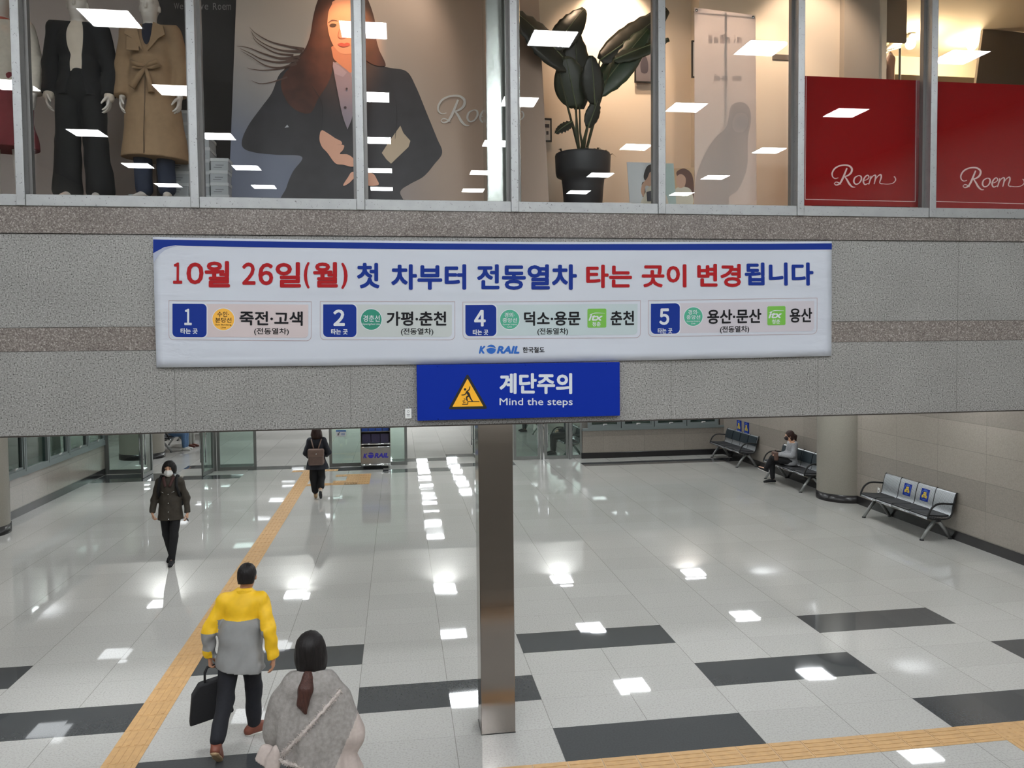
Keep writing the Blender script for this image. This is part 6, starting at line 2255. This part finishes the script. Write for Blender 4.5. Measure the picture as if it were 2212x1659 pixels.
# ------------------------------------------------------------------ woman in the shawl
J = stand(1.62, .16)
s = J['s']
loc = (-1.965, -1.08, 0)
rz = PI - .10
for q in ('shoL', 'shoR'):
    J[q] = J[q] + V3(0, 0, -.06)
J['elbL'], J['wriL'] = V3(.225, -.02, 1.06), V3(.15, -.20, 1.0)
J['elbR'], J['wriR'] = V3(-.225, .03, 1.05), V3(-.22, -.10, .84)
J['ankL'], J['toeL'] = V3(.08, .22, .12), V3(.085, .08, .035)
J['ankR'], J['toeR'] = V3(-.085, -.16, .085), V3(-.09, -.32, .035)
J['kneR'] = V3(-.085, -.12, .47)
HL = (V3(-.6, -.6, .3), V3(0, -.2, 1), V3(0, .3, 1), .8)
w = person(J, loc, rz, 'person with black ponytail wrapped in a grey fringed shawl, seen from behind', {'L': HL}, 'skin', .0075)
face_marks(J, w)
hc = J['hea']
P = [ell(hc + V3(0, .022, .035), V3(.094, .108, .100)), ell(hc + V3(0, .055, -.05), V3(.098, .066, .115)), ell(hc + V3(-.068, .0, -.05), V3(.04, .06, .11)), ell(hc + V3(.068, .0, -.05), V3(.04, .06, .11))]
hr = sdf_mesh(P, .006, .025, subs=[ell(hc + V3(0, -.13, -.04), V3(.066, .10, .11))], fold=folds(.0022, 110, 14), name='hair')
hr = link('hair', hr, 'hair black', w)
P = [cap(hc + V3(0, .11, -.135), hc + V3(.005, .165, -.20), .036, .046), cap(hc + V3(.005, .165, -.20), hc + V3(.02, .19, -.285), .046, .036), cap(hc + V3(.02, .19, -.285), hc + V3(-.0, .21, -.34), .032, .012)]
link('ponytail', sdf_mesh(P, .006, .02, fold=folds(.003, 90, 20), name='ponytail'), 'hair auburn', hr)
MB().lathe([(.036, -.012), (.045, 0), (.036, .012)], 20).build('hair_tie', mat('tie', (92, 66, 60), .7), hr).matrix_local = Matrix.Translation(tuple(hc + V3(0, .108, -.135))) @ Matrix.Rotation(-.4, 4, 'X')
nt = NT('shawl knit')
o_, x_, y_, z_ = nt.obj_xyz()
n1 = nt.n('TexNoise', {'Vector': o_, 'Scale': 40.0, 'Detail': 4.0})
mp = nt.n('Mapping', {'Vector': o_, 'Scale': (160, 160, 260)})
n2 = nt.n('TexNoise', {'Vector': mp.outputs[0], 'Scale': 1.0, 'Detail': 2.0})
col = nt.ramp(n1.outputs['Fac'], [(.3, lin((130, 125, 122))), (.7, lin((152, 146, 142)))])
bpn = nt.n('Bump', {'Height': n2.outputs['Fac'], 'Strength': .5, 'Distance': .004})
nt.set(Base_Color=col, Roughness=.95, Normal=bpn.outputs[0])
mat('fringe', (186, 176, 170), .95, noise=.12, nscale=70)
mat('shawl tail', (176, 163, 156), .95, noise=.06, nscale=40)
P = [cap(J['nec'] + V3(0, .025, -.085), J['nec'] + V3(0, .02, -.01), .112, .078),
     cap((.09, .02, 1.275), (-.09, .02, 1.275), .082, .082), cap((.09, .02, 1.275), (.165, .015, 1.16), .080, .092), cap((-.09, .02, 1.275), (-.165, .015, 1.16), .080, .092),
     cap((0, .025, 1.24), (0, .03, 1.0), .185, .245, .66), cap((0, .03, 1.0), (-.04, .04, .55), .245, .325, .66),
     cap((.175, .015, 1.17), (.225, .01, .98), .095, .10), cap((-.175, .015, 1.17), (-.24, .02, .95), .095, .12)]
def shawl_fold(P):
    a = np.arctan2(P[..., 1], P[..., 0])
    q = np.clip((1.3 - P[..., 2]) / .5, 0, 1)
    return q * (.010 * np.sin(a * 9 + P[..., 2] * 4) + .006 * np.sin(a * 17 - P[..., 2] * 7)) + folds(.002, 20, 12)(P)
def hem_z(x):
    return .80 + .30 * x
me = sdf_mesh(P, .008, .05, fold=shawl_fold, cuts=[((0, 0, hem_z(0)), (.30, 0, -1)), (J['nec'] + V3(0, 0, .015), (0, -.35, 1))], subs=[cap(J['nec'] + V3(0, -.02, -.01), J['nec'] + V3(0, -.03, .1), .054, .066)], name='shawl')
def pale(C):
    return (C[:, 0] < -.14 - .45 * (C[:, 2] - .70)).astype(int)
paint(me, pale)
sl = link('shawl', me, ['shawl knit', 'shawl tail'], w)
def fringe(pts, r, name='fringe', n=8):
    c = spline([(p[0], p[1]) for p in pts], n, False)
    q = shell(me, c, lift=.004)
    random.seed(7)
    q = [(a + random.uniform(-.003, .003), b, z + random.uniform(-.004, .004)) for a, b, z in q]
    m = MB().tube(q, [r * .75 * random.uniform(.92, 1.08) for _ in q], 8)
    for a, b, z in q:
        for _ in range(26):
            a2, z2 = a + random.uniform(-.012, .012), z + random.uniform(-.012, .012)
            d = Vector((random.uniform(-1, 1), random.uniform(.0, .7), random.uniform(-1, .8))).normalized() * r * random.uniform(.9, 1.5)
            m.tube([(a2, b, z2), (a2 + d.x, b + d.y, z2 + d.z)], [.0022, .0012], 4, cap=False)
    return m.build(name, 'fringe', sl)
fringe([(-.205, 1.265), (-.09, 1.15), (.03, 1.03), (.11, .945), (.15, .90)], .015)
fringe([(.29, hem_z(.29) + .008), (.2, hem_z(.2) + .006), (.1, hem_z(.1) + .01), (0, hem_z(0) + .004), (-.1, hem_z(-.1) + .012), (-.2, hem_z(-.2) + .008), (-.3, hem_z(-.3) + .008)], .013)
P = [cap((.27, .10, .87), (.34, .13, .74), .055, .075, .55), cap((.20, .15, .90), (.25, .18, .72), .045, .05, .5)]
link('shawl_tail', sdf_mesh(P, .008, .03, fold=folds(.004, 40, 8), cuts=[((0, 0, .66), (.5, 0, -1))], name='shawl_tail'), 'shawl tail', w)
link('trousers', sdf_mesh(legs_prims(J, .10, .078, .066, .14, 1.0, .95), .009, .02, fold=folds(.003, 26, 20), name='trousers'), 'cloth black', w)
for n_ in 'LR':
    shoe(J['ank' + n_], J['toe' + n_], .95, 'sole white', 'cloth black', w, .008)

# ------------------------------------------------------------------ seated people
def sit(h=1.62, crossed=False):
    J = stand(h, .165)
    s = J['s']
    dz = .565 - J['pel'][2]
    for q in ('pel', 'wai', 'che', 'nec', 'hea', 'shoL', 'shoR'):
        J[q] = J[q] + V3(0, 0, dz)
    J['wai'] += V3(0, .02, -.01); J['che'] += V3(0, .035, -.02)
    for q in ('nec', 'shoL', 'shoR'):
        J[q] = J[q] + V3(0, .045, -.025)
    J['hea'] = J['hea'] + V3(0, .0, -.03)
    for n_, sg in (('L', 1), ('R', -1)):
        J['hip' + n_] = V3(sg * .088, -.02, .55)
        J['kne' + n_] = V3(sg * .10, -.42, .53)
        J['ank' + n_] = V3(sg * .10, -.43, .085)
        J['toe' + n_] = V3(sg * .12, -.60, .035)
        J['elb' + n_] = J['sho' + n_] + V3(sg * .05, -.06, -.26)
        J['wri' + n_] = V3(sg * .07, -.27, .71)
    return J
def seat_hands(J):
    return {n_: (V3(-sg * .55, -.8, -.15), V3(-sg * .3, 0, -1), V3(-sg * .2, -.3, .8), .8) for n_, sg in (('L', 1), ('R', -1))}
def seated(loc, rz, label, top, pants, hair, shoe_m, sole, mask=None, long_hair=False, h=.010, J=None, top_hem=.47, wide=.0):
    J = J or sit()
    s = J['s']
    o = person(J, loc, rz, label, seat_hands(J), 'skin', h)
    face_marks(J, o, lips=mask is None)
    hc = J['hea']
    P = [ell(hc + V3(0, .022, .035), V3(.092, .106, .100)), ell(hc + V3(0, .06, -.03), V3(.09, .06, .10))]
    hm = link('hair', sdf_mesh(P, .008, .025, subs=[ell(hc + V3(0, -.12, -.04), V3(.075, .10, .10))], fold=folds(.002, 90, 20), name='hair'), hair, o)
    if long_hair:
        P = [cap(hc + V3(0, .10, .03), hc + V3(0, .155, -.01), .034, .038), cap(hc + V3(0, .155, -.01), hc + V3(0, .16, -.20), .036, .014)]
        link('ponytail', sdf_mesh(P, .008, .02, fold=folds(.003, 90, 20), name='ponytail'), hair, hm)
    if mask:
        P = [ell(hc + V3(0, -.050, -.05), V3(.062, .060, .058))]
        link('face_mask', sdf_mesh(P, .006, .02, subs=[ell(hc + V3(0, .02, -.02), V3(.072, .085, .12))], cuts=[(hc + V3(0, 0, -.008), (0, .2, 1))], name='face_mask'), mask, o)
    P = torso(J, s, .024, .55, .18, .15, True, .016, 1.0)
    P = [p for p in P if not (p[0] == 'cap' and abs(p[2][0]) < 1e-6 and abs(p[1][0]) < 1e-6 and p[2][2] < p[1][2])]
    P += [cap(J['wai'], J['pel'] + V3(0, .0, -.04), .15, .185, .85)]
    link('jacket', sdf_mesh(P, .010, .03, fold=folds(.004, 24, 26), cuts=[((0, 0, top_hem), (0, 0, -1)), ((0, .04, J['nec'][2] + .005), (0, -.45, 1))], name='jacket'), top, o)
    P = legs_prims(J, .098 + wide, .074 + wide, .058 + wide, .135, 1.0, .88, -.02)
    link('trousers', sdf_mesh(P, .010, .02, fold=folds(.003, 24, 18), name='trousers'), pants, o)
    for n_ in 'LR':
        shoe(J['ank' + n_], J['toe' + n_], .95, sole, shoe_m, o, .008)
    return o, J
mat('blazer grey', (150, 151, 154), .85, noise=.14, nscale=45)
J = sit(1.60)
J['kneR'], J['ankR'], J['toeR'] = V3(-.13, -.40, .52), V3(-.19, -.36, .09), V3(-.20, -.55, .035)
J['kneL'], J['ankL'], J['toeL'] = V3(-.03, -.42, .63), V3(-.21, -.53, .34), V3(-.27, -.66, .37)
J['wriL'], J['wriR'] = V3(.04, -.34, .72), V3(-.07, -.33, .70)
J['hea'] = J['hea'] + V3(0, -.03, 0)
o, J = seated((7.74, 11.42, 0), -PI / 2 - .12, 'person with ponytail and dark mask sitting cross legged in grey jacket', 'blazer grey', 'cloth black', 'hair brown', 'cloth black', 'sole white', mat('mask dark', (44, 34, 36), .8), True, .008, J)
link('shirt', sdf_mesh([cap(J['nec'] + V3(0, -.03, -.03), J['nec'] + V3(0, -.095, -.16), .04, .03)], .007, .01, name='shirt'), 'print white', o)
rz = -PI / 2 - .12
lp = Vector((7.74, 11.42, 0)) + Matrix.Rotation(rz, 4, 'Z') @ Vector((-.02, -.36, .58))
hb = empty('handbag', lp, rz, 'brown handbag on the lap of the person in grey jacket', 'bag')
mat('leather bag', (92, 66, 56), .5, noise=.08, nscale=20)
MB().bbox(-.14, .12, -.05, .05, .0, .20, .03).build('bag_body', 'leather bag', hb)
MB().tube([(-.06, .01, .18), (-.04, .02, .24), (.04, .02, .24), (.06, .01, .18)], .008, 8).build('grip', 'leather bag', hb)
mat('jeans', (92, 122, 158), .9, noise=.12, nscale=40)
mat('pants khaki', (152, 152, 146), .9, noise=.08, nscale=40)
mat('shoe oxblood', (104, 58, 48), .5)
mat('shoe white', (222, 220, 214), .6)
seated((-8.52, 20.75, 0), PI / 2 - .1, 'person in blue jeans and white shoes sitting on the bench beyond the open doors', 'print haze', 'jeans', 'hair black', 'shoe white', 'sole white', None, False, .014, None, .47, .01)
seated((-8.50, 21.55, 0), PI / 2 - .25, 'person in pale trousers and brown shoes sitting beyond the one in jeans', 'cardigan cream', 'pants khaki', 'hair black', 'shoe oxblood', 'shoe oxblood', None, False, .014)
seated((3.60, 17.35, 0), -PI / 2, 'person in navy coat sitting behind the closed glass door', 'coat navy', 'cloth black', 'hair black', 'cloth black', 'sole dark', None, False, .014, None, .40, .015)
seated((3.62, 23.2, 0), -PI / 2 + .1, 'person in black trousers and shoes sitting far behind the glass door', 'jacket grey', 'cloth black', 'hair black', 'cloth black', 'sole dark', None, False, .014)
